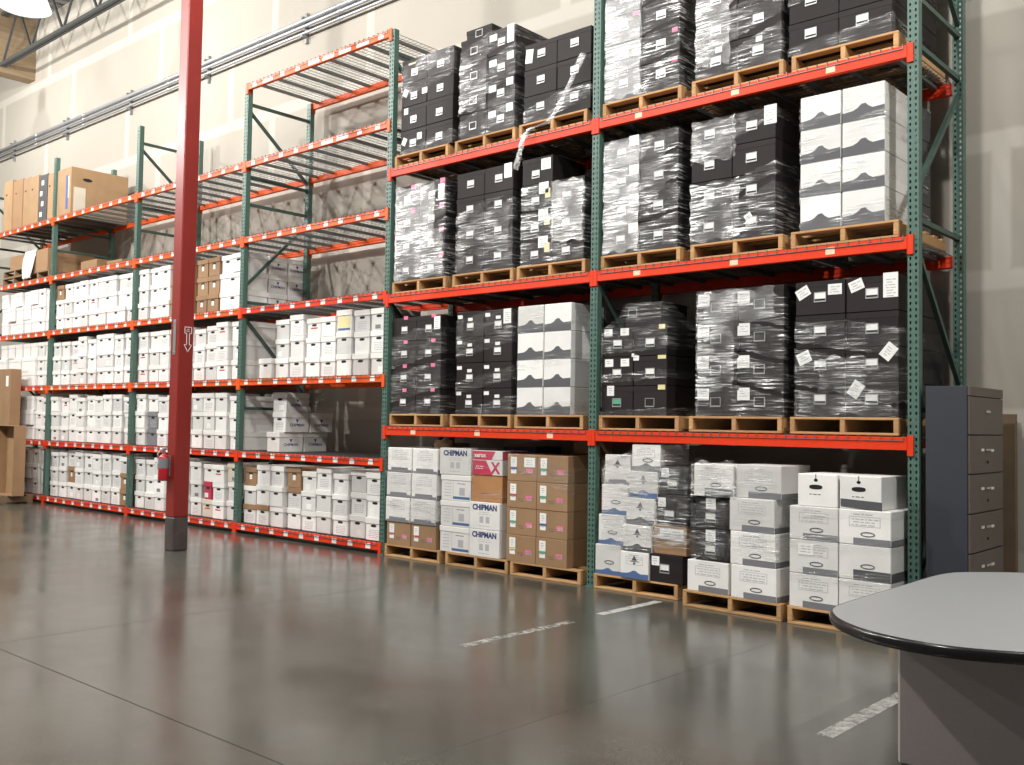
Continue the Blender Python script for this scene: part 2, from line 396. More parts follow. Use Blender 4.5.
# ------------------------------------------------------------------ pallet rack
PITCH = 3.124; PX = [-PITCH*i for i in range(7)]          # upright frames, right to left
DEP = 1.16; HP = 6.385; PW = 0.088
RIGHT = {'A': 1.533, 'B': 3.117, 'C': 4.652}
LEFT = {'L0': 6.385, 'L1': 5.260, 'L2': 4.176, 'L3': 3.164, 'L4': 2.154, 'L5': 1.142, 'L6': 0.136}
rack = thing('pallet_rack', 'long orange and green steel pallet rack along the back wall', 'pallet rack')
def post_mesh():
    b = MB(); w = PW/2; cols = [-w, -0.029, -0.015, 0.015, 0.029, w]
    pitch = 0.0508; hole = 0.024; z = 0.02; n = int((HP-0.04)/pitch)
    zs = [0.0]
    for i in range(n): zs += [z+i*pitch+0.013, z+i*pitch+0.013+hole]
    zs.append(HP)
    for i in range(len(zs)-1):
        if i % 2 == 1:
            for c in (0, 2, 4): b.quad((cols[c],0,zs[i]), (cols[c+1],0,zs[i]), (cols[c+1],0,zs[i+1]), (cols[c],0,zs[i+1]))
        else: b.quad((-w,0,zs[i]), (w,0,zs[i]), (w,0,zs[i+1]), (-w,0,zs[i+1]))
    d = 0.075
    b.box(-w, -w+0.003, 0.0005, d, 0, HP); b.box(w-0.003, w, 0.0005, d, 0, HP)
    b.box(-w, -0.012, d-0.003, d, 0, HP); b.box(0.012, w, d-0.003, d, 0, HP)
    return b.mesh('post', 'green_steel')
pm = post_mesh(); fpm = MB().box(-0.05, 0.05, -0.02, 0.09, 0, 0.01).mesh('foot_plate', 'green_steel')
hz_br = [0.25, 1.75, 3.26, 4.665, 5.05, 6.11]
dg_br = [(0.40, 1.55), (3.03, 2.0), (3.50, 4.52), (6.0, 5.15)]   # front z, rear z
hbm = MB().box(-0.02, 0.02, 0.07, DEP-0.07, -0.02, 0.02).mesh('horizontal_brace', 'dark_green_steel')
dbm = [MB().bar((0, 0.07, a), (0, DEP-0.07, b), 0.038).mesh('diagonal_brace', 'dark_green_steel') for a, b in dg_br]
for i, x in enumerate(PX):
    for y in (0.0, DEP-0.075):
        p = put('post', pm, rack, (x, y, 0)); put('foot_plate', fpm, p)
    for z in hz_br: put('horizontal_brace', hbm, rack, (x, 0, z))
    for me in dbm: put('diagonal_brace', me, rack, (x, 0, 0))
BL = PITCH-PW
def beam_mesh(h, m):
    return cached(('beam', h, m), lambda: MB().cbox(PW/2, PITCH-PW/2, -0.012, 0.04, -h, 0, 0.004).mesh('beam', m))
def conn_mesh(m):
    return cached(('conn', m), lambda: MB().box(-0.004, 0.040, -0.016, -0.001, -0.145, 0.012).box(0.036, 0.044, -0.016, 0.06, -0.145, 0.012).mesh('beam_connector', m))
def conn2_mesh(m):
    return cached(('conn2', m), lambda: MB().box(-0.040, 0.004, -0.016, -0.001, -0.145, 0.012).box(-0.044, -0.036, -0.016, 0.06, -0.145, 0.012).mesh('beam_connector', m))
tagm = MB().plate([(-0.045, -0.031), (0.045, -0.031), (0.045, 0.031), (-0.045, 0.031)], -0.0122, 0.001).mesh('label_tag', 'paper')
tagl = MB().plate([(-0.12, -0.03), (0.12, -0.03), (0.12, 0.03), (-0.12, 0.03)], -0.0122, 0.001).mesh('label_tag', 'paper')
tagy = MB().plate([(-0.04, -0.03), (0.04, -0.03), (0.04, 0.03), (-0.04, 0.03)], -0.0122, 0.001).plate([(-.03, -.004), (-.005, -.004), (-.005, .012), (-.03, .012)], -.0132, .0005).mesh('label_tag', 'peach_label')
def deck_mesh():
    b = MB(); a, e = PW/2+0.03, PITCH-PW/2-0.03
    y = 0.10
    while y < DEP-0.05: b.box(a, e, y-0.0028, y+0.0028, -0.001, 0.0046); y += 0.066
    n = 34
    for i in range(n):
        x = a+(e-a)*i/(n-1)
        b.box(x-0.0028, x+0.0028, -0.018, DEP-0.01, 0.0046, 0.010)
        b.box(x-0.0028, x+0.0028, -0.021, -0.0155, -0.028, 0.010)
    b.box(a, e, -0.0215, -0.016, -0.030, -0.025)
    return b.mesh('wire_deck', 'deck_wire')
dkm = deck_mesh(); sbm = MB().box(-0.02, 0.02, 0.045, DEP-0.05, -0.036, -0.002).mesh('support_bar', 'deck_wire')
def level(bay, z, m, h, tags):
    xl = PX[bay+1]                                       # left end of the bay
    for y, rear in ((0.0, False), (DEP, True)):
        o = put('beam', beam_mesh(h, m), rack, (xl, y if not rear else DEP, z), (0, 0, 0))
        if rear: o.scale = (1, -1, 1)
        put('beam_connector', conn_mesh(m), o, (0, 0, 0)); put('beam_connector', conn2_mesh(m), o, (PITCH, 0, 0))
        if not rear:
            for x, me in tags: put('label_tag', me, o, (x, 0, -h/2+random.uniform(-.004, .004)))
    d = put('wire_deck', dkm, rack, (xl, 0, z))
    for i in range(8): put('support_bar', sbm, d, (0.2+i*(PITCH-0.4)/7, 0, 0))
for bay in (0, 1):
    for k, z in RIGHT.items():
        if k == 'A' and bay == 0: tg = []
        else:
            tg = [(PITCH*f, tagy) for f in (0.17, 0.5, 0.83)]
            if (bay, k) in ((0, 'C'), (0, 'B')): tg = [(0.52, tagy), (1.56, tagy), (2.45, tagy)]
            if (bay, k) in ((1, 'B'), (1, 'C')): tg = []
        level(bay, z, 'red_orange_steel', 0.102, tg)
for bay in (2, 3, 4, 5):
    for k, z in LEFT.items():
        if k == 'L0' and bay != 2: continue
        n = 9
        tg = [(PW/2+(BL/n)*(i+0.5)+random.uniform(-.02, .02), tagm) for i in range(n)]
        if bay == 2 and k in ('L0', 'L1'):
            tg = [(x, tagl if i in (1, 4, 7) and k == 'L0' or i in (5, 6) else me) for i, (x, me) in enumerate(tg)]
        level(bay, z, 'red_orange_steel' if k in ('L6', 'L5') or (k == 'L3' and bay == 2) else 'orange_steel', 0.088, tg)

# ------------------------------------------------------------------ boxes: shared part meshes
SW, SD, SH = 0.304, 0.56, 0.272          # shelf file box with lid
def shelf_meshes(w, d, h, m, lm):
    def f():
        body = MB().cbox(-w/2+.010, w/2-.010, .010, d-.006, 0, h-.006, 0.004).mesh('body', m)
        lid = MB().cbox(-w/2, w/2, 0, d, h-0.072, h, 0.004).mesh('lid', lm)
        hw = 0.048; pts = []
        for i in range(10):
            t = math.pi*2*i/10; pts.append((hw*max(-1, min(1, 1.25*math.cos(t))), h-0.096+0.017*math.sin(t)))
        hole = MB().plate(pts, 0.0102, 0.0012).mesh('hand_hole', 'hole_dark')  # no cut-out: flat black plate paints the shaded interior
        return body, lid, hole
    return cached(('shelf', w, d, h, m, lm), f)
def rect(x0, x1, z0, z1, m, nm='label', t=0.0012):
    return cached(('rect', x0, x1, z0, z1, m, nm, t), lambda: MB().plate([(x0, z0), (x1, z0), (x1, z1), (x0, z1)], 0.0, t).mesh(nm, m))
def scribble(seed, w, n, m='line_print'):
    def f():
        r = random.Random(seed); b = MB()
        for i in range(n):
            z = -i*0.022; x = -w/2+r.uniform(0, .02)
            while x < w/2-0.02:
                e = min(x+r.uniform(.015, .06), w/2); b.plate([(x, z), (e, z), (e, z+.007), (x, z+.007)], 0, .0008); x = e+.01
        return b.mesh('writing', m)
    return cached(('scrib', seed, w, n, m), f)
KINDS = {'w': ('white lidded file box', 'white_card', 'white_lid'), 'W': ('long white file box', 'white_card', 'white_lid'), 'b': ('brown cardboard file box', 'brown_card', 'brown_card'),
         'k': ('brown-lidded white file box', 'white_card', 'brown_card'), 'g': ('grey file box', 'grey_print', 'grey_print'), 'c': ('cream file box', 'cream_card', 'cream_card'),
         'r': ('narrow red file box', 'red_print', 'red_print'), 'l': ('white file box with a large paper label', 'white_card', 'white_lid')}
def shelf_box(kind, x, y, z, rz, label, group, w=SW, d=SD, h=SH, plain=False, sideprint=False):
    nm, m, lm = KINDS[kind]
    t = thing('file_box', label, 'box', (x, y, z), rz, group)
    body, lid, hole = shelf_meshes(w, d, h, m, lm)
    put('body', body, t); put('lid', lid, t); put('hand_hole', hole, t)
    r = random.random()
    if kind == 'b': put('label', rect(-.03, .03, .10, .17, 'paper'), t, (0, .010, 0.0))
    elif kind == 'l':
        put('label', rect(-.12, .12, .02, .19, 'yellow_paper'), t, (0, .009, 0)); put('label', rect(-.12, .12, .02, .045, 'blue_print', t=.002), t, (0, .008, 0))
    elif r < 0.22: put('label', rect(-.05, .05, .03, .10, 'paper'), t, (random.uniform(-.06, .06), .010, 0))
    elif r < 0.55: put('writing', scribble(int(r*900) % 7, 0.19, 5), t, (0, .010, .12))
    elif r < 0.62: put('label', rect(-.05, .05, .02, .07, 'grey_print'), t, (random.uniform(-.05, .05), .010, 0))
    elif r < 0.65: put('label', rect(-.07, .07, .125, .145, 'red_paper'), t, (0, .010, 0))
    if sideprint:
        put('lettering', text_mesh('CHIPMAN', 0.055, 'navy_print', 0.001), t, (w/2-.0095, d*0.5, h*0.36), (HALF, 0, HALF))
        put('emblem', cached('emb', lambda: MB().plate([(-.025, .03), (.025, .03), (0, -.02)], 0, .001).mesh('emblem', 'navy_print')), t, (w/2-.0105, d*0.5, h*0.54), (0, 0, HALF))
    return t

BAYW = {2: 'bay beside wrapped pallets', 3: 'bay behind red column', 4: 'bay left of red column', 5: 'leftmost bay'}
SHW = {'L6': 'lowest shelf', 'L5': 'second shelf', 'L4': 'third shelf', 'L3': 'fourth shelf'}
ROWW = ['top row', 'middle row', 'bottom row']
W9 = 'wwwwwwwww'
SHELVES = {
    (2, 'L6'): ['bwwbwwwww', 'wwwkwwwww', 'kkwwwwwww'], (2, 'L4'): ['..wwwwlww', '..wwwwwww', '.wwwwwwww'],
    (3, 'L3'): ['wwwbbbbww', 'wwwbbbbW', 'wwwbbbbW'], (3, 'L4'): [W9, W9, W9], (3, 'L5'): [W9, 'wgwwwwwww', 'wgwwwwwww'], (3, 'L6'): ['wwwwwwwwc', 'wwwwwwrww', 'wwwwwwcww'],
    (4, 'L3'): ['bwwwwWW', 'wwwwwWW', 'wwwwWWw'], (4, 'L4'): [W9, W9, W9], (4, 'L5'): [W9, W9, W9], (4, 'L6'): [W9, 'wwbwwwwwb', 'wwwwwwwwb'],
    (5, 'L3'): ['.......ww']*3, (5, 'L4'): ['.......ww']*3, (5, 'L5'): ['.......ww']*3, (5, 'L6'): ['.......ww']*3,
}
DZ = 0.0105
for (bay, lv), rows in SHELVES.items():
    z0 = LEFT[lv]+DZ; xl = PX[bay+1]+PW/2; cw = BL/9
    jit = [random.uniform(-.012, .012) for _ in range(9)]; hs = [random.choice((.945, .97, .985, 1.0, 1.0, 1.025)) for _ in range(9)]
    if 'W' in ''.join(rows): hs = [1.0]*9
    yj2 = [0.05+random.uniform(0, .05) for _ in range(9)]
    for ri, row in enumerate(rows):
        c = 0
        for ch in row:
            n = 2 if ch == 'W' else 1
            if ch != '.':
                w = cw*2-0.03 if ch == 'W' else SW
                if ch == 'r': w = 0.2
                x = xl+cw*(c+n/2)+(jit[c]*0.5 if n == 1 else 0)
                d = 0.40 if ch == 'W' or (bay == 3 and lv == 'L3' and c >= 7) else SD
                y = yj2[c]+random.uniform(-.012, .012)
                k0 = KINDS[ch][0]
                if ch in 'lr': lab = f'{k0}, {SHW[lv]}, {BAYW[bay]}'
                else: lab = f'{k0}, {ROWW[ri]}, {ORD[c]} from left, {SHW[lv]}, {BAYW[bay]}'
                if ch in 'kc': lab = f'{k0}, {ROWW[ri]}, {ORD[c]} from left, {SHW[lv]}, {BAYW[bay]}'
                if bay == 5: lab = f'{k0}, {ROWW[ri]}, {["second nearest", "nearest"][c-7]} its right post, {SHW[lv]}, leftmost bay'
                bx = shelf_box(ch, x, y, z0+(2-ri)*(SH*hs[c]+0.0015), random.uniform(-.016, .016), lab, 'file boxes on the shelves', w=w, d=d); bx.scale.z = hs[c]
            c += n
# the far boxes of the leftmost bay, too small to tell singly
b = MB()
for lv in ('L3', 'L4', 'L5', 'L6'):
    for c in range(2, 7):
        for r in range(3):
            x = PX[6]+PW/2+BL/9*(c+.5)+random.uniform(-.008, .008); y = 0.05+random.uniform(0, .06); z = LEFT[lv]+DZ+r*(SH+.0015)
            b.cbox(x-SW/2+.006, x+SW/2-.006, y+.006, y+SD, z, z+SH-.02, .004); b.cbox(x-SW/2, x+SW/2, y, y+SD+.006, z+SH-.072, z+SH, .004)
o = put('file_box_stacks', b.mesh('file_box_stacks', 'white_card')); o['kind'] = 'stuff'
tag(o, 'rows of distant white file boxes on the far leftmost bay', 'boxes')
# boxes behind the last front column of the bay behind the column: their printed sides show through the end frame
XR = PX[4]+PW/2+BL/9*8.5
for lv, ys, dd, nm in (('L3', (.50, .835), .325, 'fourth shelf'), ('L4', (.68,), .42, 'third shelf'), ('L5', (.68,), .42, 'second shelf')):
    for r in range(3):
        for k, y in enumerate(ys):
            shelf_box('w', XR, y, LEFT[lv]+DZ+r*(SH+.0015), 0, f'white file box seen from its side through frame, {ROWW[2-r]}, {"nearer" if k == 0 else "rear"}, {nm}', 'file boxes on the shelves', d=dd, sideprint=(lv == 'L3' or r == 1))
for r in range(3):
    for k in range(2):
        if r == 2 and k == 1: continue
        shelf_box('w', -8.72+(0.05 if r else 0), 0.14+k*0.415+(0.06 if r else 0), LEFT['L5']+DZ+r*(SH+.0015), 0.05 if r == 2 else 0, f'white file box with printed side, {ROWW[2-r]}, {["front", "rear"][k]} of outer stack, second shelf', 'file boxes on the shelves', d=0.405, sideprint=True)

# ------------------------------------------------------------------ pallets
def pallet(x, y, z, label, w=0.92, d=1.12, rz=0.0, m='pallet_wood', group='wooden pallets'):
    t = thing('pallet', label, 'pallet', (x, y, z), rz, group)
    def board(l, wd, th): return cached(('brd', l, wd, th, m), lambda: MB().cbox(0, l, 0, wd, 0, th, .003).mesh('deck_board', m))
    st = cached(('str', d, m), lambda: MB().cbox(0, .042, 0, d, 0, .103, .003).mesh('stringer', m))
    for sx in (0.0, w/2-.021, w-.042): put('stringer', st, t, (sx, 0, .020))
    for i in range(6): put('deck_board', board(w, .095, .020), t, (0, i*(d-.095)/5, .123))
    for i in (0, 1, 2): put('bottom_board', board(w, .095, .020), t, (0, i*(d-.095)/2, 0))
    return t
PH = 0.143
LX = [-6.18, -5.15, -4.175, -3.06, -2.03, -1.035]
TIER = {'C': 'top tier', 'B': 'second tier', 'A': 'third tier', 'F': 'floor tier'}
TZ = {'C': RIGHT['C']+.0105, 'B': RIGHT['B']+.0105, 'A': RIGHT['A']+.0105, 'F': 0.0}
FY = {1: 0.0, 2: 0.0, 3: 0.0, 4: -0.02, 5: -0.15, 6: -0.10}
def lay(i): return ORD[i]

# ---- box makers for pallet loads (origin: front bottom left corner)
def black_box(t, w, h, d, holder=(0.52, 0.58), card=True, m='black_card', green=False):
    put('body', cached(('pb', w, h, d, m), lambda: MB().cbox(.001, w-.001, 0, d, .0005, h-.001, .005).mesh('body', m)), t)
    # shallow lid line
    put('lid', cached(('pl', w, h, d, m), lambda: MB().box(-.0005, w+.0005, -.002, d, h-.052, h-.004).mesh('lid', m)), t)
    def hold():
        b = MB(); a, c = .053, .043
        b.box(-a, a, -.004, 0, c-.006, c); b.box(-a, a, -.006, 0, -c, -c+.012); b.box(-a, -a+.006, -.004, 0, -c, c); b.box(a-.006, a, -.004, 0, -c, c)
        return b.mesh('label_holder', 'holder_metal')
    hd = put('label_holder', cached('holder', hold), t, (w*holder[0], 0, h*holder[1]))
    if card: put('card', rect(-.047, .047, -.014, .040, 'green_paper' if green else 'paper', 'card', .002), hd)
def sticker(t, x, z, w, h, m='paper', rot=0.0, y=0.0):
    o = put('sticker', cached(('stk', w, h, m), lambda: MB().plate([(-w/2, -h/2), (w/2, -h/2), (w/2, h/2), (-w/2, h/2)], 0, .0012).mesh('sticker', m)), t, (x, y-.001, z), (0, rot, 0))
    if m == 'paper' and h > .045: put('writing', scribble(3, w*0.7, max(1, int(h/.028)), 'line_print'), o, (0, -.0012, h*0.2))
def band_poly(w, h, bh, notch):
    if notch == 'bump': return [(0, 0), (w, 0), (w, bh*.86), (w*.72, bh*.80), (w*.62, bh), (w*.55, bh*1.25), (w*.45, bh*1.22), (w*.36, bh*.95), (w*.25, bh*.78), (0, bh*.7)]
    if notch == 'shoulder': return [(w*.02, 0), (w, 0), (w, bh*.55), (w*.86, bh*.55), (w*.84, bh), (w*.16, bh), (w*.14, bh*.4), (w*.02, bh*.4)]
    return [(w*.28, 0), (w, 0), (w, bh), (w*.28, bh*1.05)]
def printed_box(t, w, h, d, bandm='grey_print', bh=.05, notch='plain', handle=True, lines=4, emblem=False, wrap=False, m='white_card'):
    put('body', cached(('prb', w, h, d, m), lambda: MB().cbox(.001, w-.001, 0, d, .0005, h-.001, .005).mesh('body', m)), t)
    if bandm:
        def bd():
            b = MB().plate(band_poly(w-.006, h, bh, notch), 0, .0015)
            if wrap: b.box(w-.002, w+.0005, 0.004, d-.004, .001, bh*.9)
            return b.mesh('printed_band', bandm)
        put('printed_band', cached(('bnd', w, h, d, bandm, bh, notch, wrap), bd), t, (.003, 0, .003))
    if handle:
        def hh():
            b = MB(); a, c = .058, .020; n = 14
            for i in range(n):
                t0, t1 = 2*math.pi*i/n, 2*math.pi*(i+1)/n
                b.plate([(a*math.cos(t0), c*math.sin(t0)), (a*math.cos(t1), c*math.sin(t1)), (a*.84*math.cos(t1), c*.6*math.sin(t1)), (a*.84*math.cos(t0), c*.6*math.sin(t0))], 0, .0015)
            return b.mesh('hand_hole', 'dark_print')
        put('hand_hole', cached('phh', hh), t, (w*.56, -.0005, max(bh+.035, h*.30) if notch == 'plain' else h*.42))
    if lines:
        def fr():
            b = MB(); x0, x1, z0, z1 = w*.2, w*.8, h*.52, h*.80
            for q in ((x0, x1, z1, z1+.004), (x0, x1, z0, z0+.004), (x0, x0+.004, z0, z1), (x1-.004, x1, z0, z1)): b.plate([(q[0], q[2]), (q[1], q[2]), (q[1], q[3]), (q[0], q[3])], 0, .0008)
            return b.mesh('printed_frame', 'line_print')
        put('printed_frame', cached(('pfr', w, h), fr), t)
        put('writing', scribble(lines, w*.52, lines-1), t, (w*.5, 0, h*.72)); put('writing', scribble(lines+20, w*.4, 1), t, (w*.45, 0, h*.86))
    if emblem:
        def em():
            b = MB(); b.plate([(-.03, 0), (.03, 0), (0, .05)], 0, .0012); b.plate([(-.045, -.012), (.045, -.012), (.045, -.004), (-.045, -.004)], 0, .0012)
            b.plate([(-.012, -.035), (.012, -.035), (.012, -.018), (-.012, -.018)], 0, .0012); return b.mesh('emblem', 'dark_print')
        put('emblem', cached('treeem', em), t, (w*.5, 0, h*.68))
def brown_carton(t, w, h, d, strip='green_paper', m='brown_card', stick=True):
    put('body', cached(('bc', w, h, d, m), lambda: MB().cbox(.001, w-.001, 0, d, .0005, h-.001, .004).mesh('body', m)), t)
    put('tape', cached(('bt', w, h, d), lambda: MB().box(w*.46, w*.54, 0, d, h-.001, h-.0002).mesh('tape', 'tan_card')), t)
    if stick:
        sticker(t, w*.22, h*.70, .085, .11, 'paper'); sticker(t, w*.22, h*.47, .085, .03, strip); sticker(t, w*.22, h*.36, .075, .05, 'paper')
        sticker(t, w*.76, h*.40, .09, .045, 'pink_paper'); sticker(t, w*.78, h*.365, .07, .03, 'paper')
        put('writing', scribble(9, .10, 2, 'dark_print'), t, (w*.5, 0, h*.33))
def plain_white(t, w, h, d, hole=True, band=False):
    put('body', cached(('pw', w, h, d), lambda: MB().cbox(.001, w-.001, 0, d, .0005, h-.001, .005).mesh('body', 'white_card')), t)
    def hl():
        pts = [(.055*max(-1, min(1, 1.2*math.cos(2*math.pi*i/16))), .019*math.sin(2*math.pi*i/16)) for i in range(16)]
        b = MB().plate(pts, 0, .0015); b.plate([(.017*math.cos(2*math.pi*i/10), .055+.013*math.sin(2*math.pi*i/10)) for i in range(10)], 0, .0015)
        b.plate([(-.003, .06), (.003, .06), (.003, .105), (-.003, .105)], 0, .0015); return b.mesh('hand_hole', 'hole_dark')
    put('hand_hole', cached('pwh', hl), t, (w*.46, 0, h*.60))
    put('writing', scribble(4, .11, 1, 'dark_print'), t, (w*.45, 0, h*.36))
    if band: put('printed_band', cached(('pwb', w), lambda: MB().plate([(.0, .0), (w*.98, -.03), (w*.98, .045), (0, .06)], 0, .003).mesh('printed_band', 'dark_print')), t, (.01, -.002, .02))
def chip_box(t, w, h, d):
    put('body', cached(('ch', w, h, d), lambda: MB().cbox(.001, w-.001, 0, d, .0005, h-.001, .005).mesh('body', 'white_card')), t)
    put('lettering', text_mesh('CHIPMAN', 0.082, 'navy_print', 0.0035), t, (w*.5, -.001, h*.80), (HALF, 0, 0))
    put('writing', scribble(12, w*.42, 2, 'line_print'), t, (w*.5, 0, h*.62))
    def ic():
        b = MB()
        for sx in (-1, 1):
            c = sx*.045; b.plate([(c-.028, -.035), (c+.028, -.035), (c+.028, .035), (c-.028, .035)], 0, .0008)
            b.plate([(c-.014, -.02), (c+.014, -.02), (c+.014, .02), (c-.014, .02)], -.0006, .0008)
        return b.mesh('printed_icons', 'line_print')
    put('printed_icons', cached('chic', ic), t, (w*.5, 0, h*.36)); put('writing', scribble(13, w*.4, 1, 'line_print'), t, (w*.5, 0, h*.12))
def form_box(t, w, h, d):
    put('body', cached(('fb', w, h, d), lambda: MB().cbox(.006, w-.006, .006, d-.006, .0005, h-.006, .005).mesh('body', 'white_card')), t)
    put('lid', cached(('fbl', w, h, d), lambda: MB().cbox(0, w, 0, d, h-.06, h-.001, .004).mesh('lid', 'white_lid')), t)
    b = lambda: MB().plate([(w*.42, .022), (w*.97, .022), (w*.97, .05), (w*.42, .05)], 0, .0015).mesh('printed_band', 'blue_print')
    put('printed_band', cached(('fbb', w), b), t, (0, .006, 0))
    def ln():
        q = MB()
        for i in range(5): q.plate([(w*.12, .05+i*.034), (w*.34, .05+i*.034), (w*.34, .057+i*.034), (w*.12, .057+i*.034)], 0, .001)
        q.plate([(w*.41, .022), (w*.42, .022), (w*.42, h-.07), (w*.41, h-.07)], 0, .001)
        q.plate([(w*.62, .065), (w*.8, .065), (w*.8, .15), (w*.62, .15)], 0, .0006); q.plate([(w*.64, .07), (w*.78, .07), (w*.78, .145), (w*.64, .145)], -.0006, .0006)
        return q.mesh('printed_lines', 'line_print')
    put('printed_lines', cached(('fbn', w, h), ln), t, (0, .006, 0)); put('writing', scribble(17, w*.3, 1, 'dark_print'), t, (w*.68, .006, h*.66))

# ---- stretch film
def film(x0, x1, y0, y1, z0, bands, slope, milk, label, seed, tail=None, tent=None, patch=()):
    """film wound round a load: bands = list of (low, high) above z0; the loop follows the load's sides"""
    r = random.Random(seed); b = MB(); e = 0.009
    path = []
    def seg(a, c, n):
        for i in range(n): path.append((a[0]+(c[0]-a[0])*i/n, a[1]+(c[1]-a[1])*i/n))
    c = 0.008; xa, xb, ya, yb = x0-e, x1+e, y0-e, y1+e
    seg((xa+c, ya), (xb-c, ya), 26); seg((xb-c, ya), (xb, ya+c), 1); seg((xb, ya+c), (xb, yb-c), 12); seg((xb, yb-c), (xb-c, yb), 1)
    seg((xb-c, yb), (xa+c, yb), 6); seg((xa+c, yb), (xa, yb-c), 1); seg((xa, yb-c), (xa, ya+c), 12); seg((xa, ya+c), (xa+c, ya), 1)
    n = len(path); xc = (x0+x1)/2; yc = (y0+y1)/2
    for lo, hi in bands:
        rows = 7; s0 = len(b.v); ph = r.uniform(0, 6)
        for j in range(rows):
            f = j/(rows-1)
            for i, (px, py) in enumerate(path):
                z = lo+(hi-lo)*f
                if lo > 0.005: z += slope*(px-xc)+0.012*math.sin(i*0.7+ph) if 0 < j < rows-1 else slope*(px-xc)+r.uniform(-.012, .012)
                elif j > 0: z += (slope*(px-xc)+r.uniform(-.01, .01))*f
                k = r.uniform(0, .0018)
                dx = -k if abs(px-xa) < 1e-6 else k if abs(px-xb) < 1e-6 else 0; dy = -k if abs(py-ya) < 1e-6 else k if abs(py-yb) < 1e-6 else 0
                b.v.append((px+dx-xc, py+dy-yc, min(max(z, 0.001), bands[-1][1]+.004)))
        for j in range(rows-1):
            for i in range(n):
                a = s0+j*n+i; d = s0+j*n+(i+1) % n; b.f.append((a, d, d+n, a+n))
    if tent:   # film drawn from an upper rectangle down to the load's edge
        (ta, tb, tc, td, tz, bz) = tent; n0 = len(b.v); K = 6
        for j in range(K+1):
            f = j/K; g = f**1.7
            for (ux, uy), (lx, ly) in (((ta, tc), (xa, ya)), ((tb, tc), (xb, ya)), ((tb, td), (xb, yb)), ((ta, td), (xa, yb))):
                b.v.append((ux+(lx-ux)*g-xc, uy+(ly-uy)*g-yc, tz+(bz-tz)*f))
        for j in range(K):
            for i in range(4):
                a = n0+j*4+i; d = n0+j*4+(i+1) % 4; b.f.append((d, a, a+4, d+4))
    o = put('stretch_wrap', b.mesh('stretch_wrap', 'film', True), None, (xc, yc, z0)); o['milk'] = milk; o['haze'] = 0.03
    for (fa, fb, za, zb, mk2, hz) in patch:
        q = MB(); nx, nz_ = 14, 18; ph = r.uniform(0, 6)
        for jj in range(nz_+1):
            for ii in range(nx+1):
                u_ = fa+(fb-fa)*ii/nx; edge = .02*math.sin(jj*1.3+ph) if ii in (0, nx) else 0
                q.v.append((x0+(x1-x0)*u_-xc+edge*.5, ya-.006-r.uniform(0, .003)-yc, za+(zb-za)*jj/nz_+(.02*math.sin(ii*.9+ph) if jj in (0, nz_) else 0)))
        for jj in range(nz_):
            for ii in range(nx): a = jj*(nx+1)+ii; q.f.append((a, a+1, a+nx+2, a+nx+1))
        pp = put('film_overlap', q.mesh('film_overlap', 'film', True), o); pp['milk'] = mk2; pp['haze'] = hz*.55; pp['milk'] = mk2*.8
    tag(o, label, 'plastic wrap', 'stretch film round pallet loads')
    if tail:
        q = MB(); w = tail[0]; pts = [Vector(p)-Vector((xc, yc, z0)) for p in tail[1:]]
        fine = []
        for i in range(len(pts)-1):
            for k in range(5): fine.append(pts[i].lerp(pts[i+1], k/5))
        fine.append(pts[-1])
        for i, p in enumerate(fine):
            ww = w*(0.6+0.6*r.random()); q.v += [(p.x-ww, p.y-.01*r.random(), p.z+ww*.4), (p.x, p.y-.025, p.z), (p.x+ww, p.y-.01*r.random(), p.z-ww*.4)]
        for i in range(len(fine)-1):
            for k in (0, 1): q.f.append((i*3+k, i*3+k+1, i*3+k+4, i*3+k+3))
        tl = put('loose_tail', q.mesh('loose_tail', 'film', True), o); tl['milk'] = 1.6; tl['haze'] = .2
    return o
WORDP = ['first', 'second', 'third', 'fourth', 'fifth', 'sixth']
def where(p, tr): return f'{WORDP[p-1]} pallet from left, {TIER[tr]}'
def load_thing(name, x, y, z, lab, rz=0.0): return thing(name, lab, 'box', (x, y, z), rz, 'boxes on the pallets')

# ---- black loads
HB = 0.286; WB = 0.434; DB = 0.56
def black_load(p, tr, grid=None, stick=None, holder=(0.52, 0.58), wraps=None, slope=-.12, milk=.5, dx=0.0, w=WB, h=HB, cards=None, jitter=.004, greys=(), tent=None, tail=None, patch=()):
    x = LX[p-1]; y = .03; z = TZ[tr]
    pallet(x-.01, y, z, f'wooden pallet under black boxes, {where(p, tr)}')
    zt = z+PH; yb = y+.012; grid = grid or {0: 4, 1: 4}
    r = random.Random(p*31+ord(tr))
    for c, n in grid.items():
        for i in range(n):
            col = 'left' if c == 0 else 'right'
            t = load_thing('storage_box', x+.008+dx+c*(w+.005), yb+r.uniform(0, jitter*2), zt+i*(h+.001), f'black file box, {col} column, {lay(i)} layer up, {where(p, tr)}', r.uniform(-jitter, jitter)*.2)
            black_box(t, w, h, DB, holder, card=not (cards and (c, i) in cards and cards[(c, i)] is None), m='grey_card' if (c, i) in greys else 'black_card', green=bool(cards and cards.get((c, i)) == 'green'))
            for s in (stick or {}).get((c, i), ()):
                sticker(t, s[0]*w, s[1]*h, s[2], s[3], s[4] if len(s) > 4 else 'paper', s[5] if len(s) > 5 else 0)
            if c == 1:
                t = load_thing('storage_box', x+.008+dx+c*(w+.005), yb+DB+.02, zt+i*(h+.001), f'black file box, rear row, {lay(i)} layer up, {where(p, tr)}')
                put('body', cached(('rear', w, h), lambda: MB().cbox(.001, w-.001, 0, .48, .0005, h-.001, .005).mesh('body', 'black_card')), t)
    if wraps:
        film(x+.008+dx, x+.008+dx+2*w+.005, yb, yb+DB+.50, zt, wraps, slope, milk, f'clear stretch film round black boxes, {where(p, tr)}', p*7+ord(tr), tent=tent, tail=tail, patch=patch)
sq = (.085, .075)
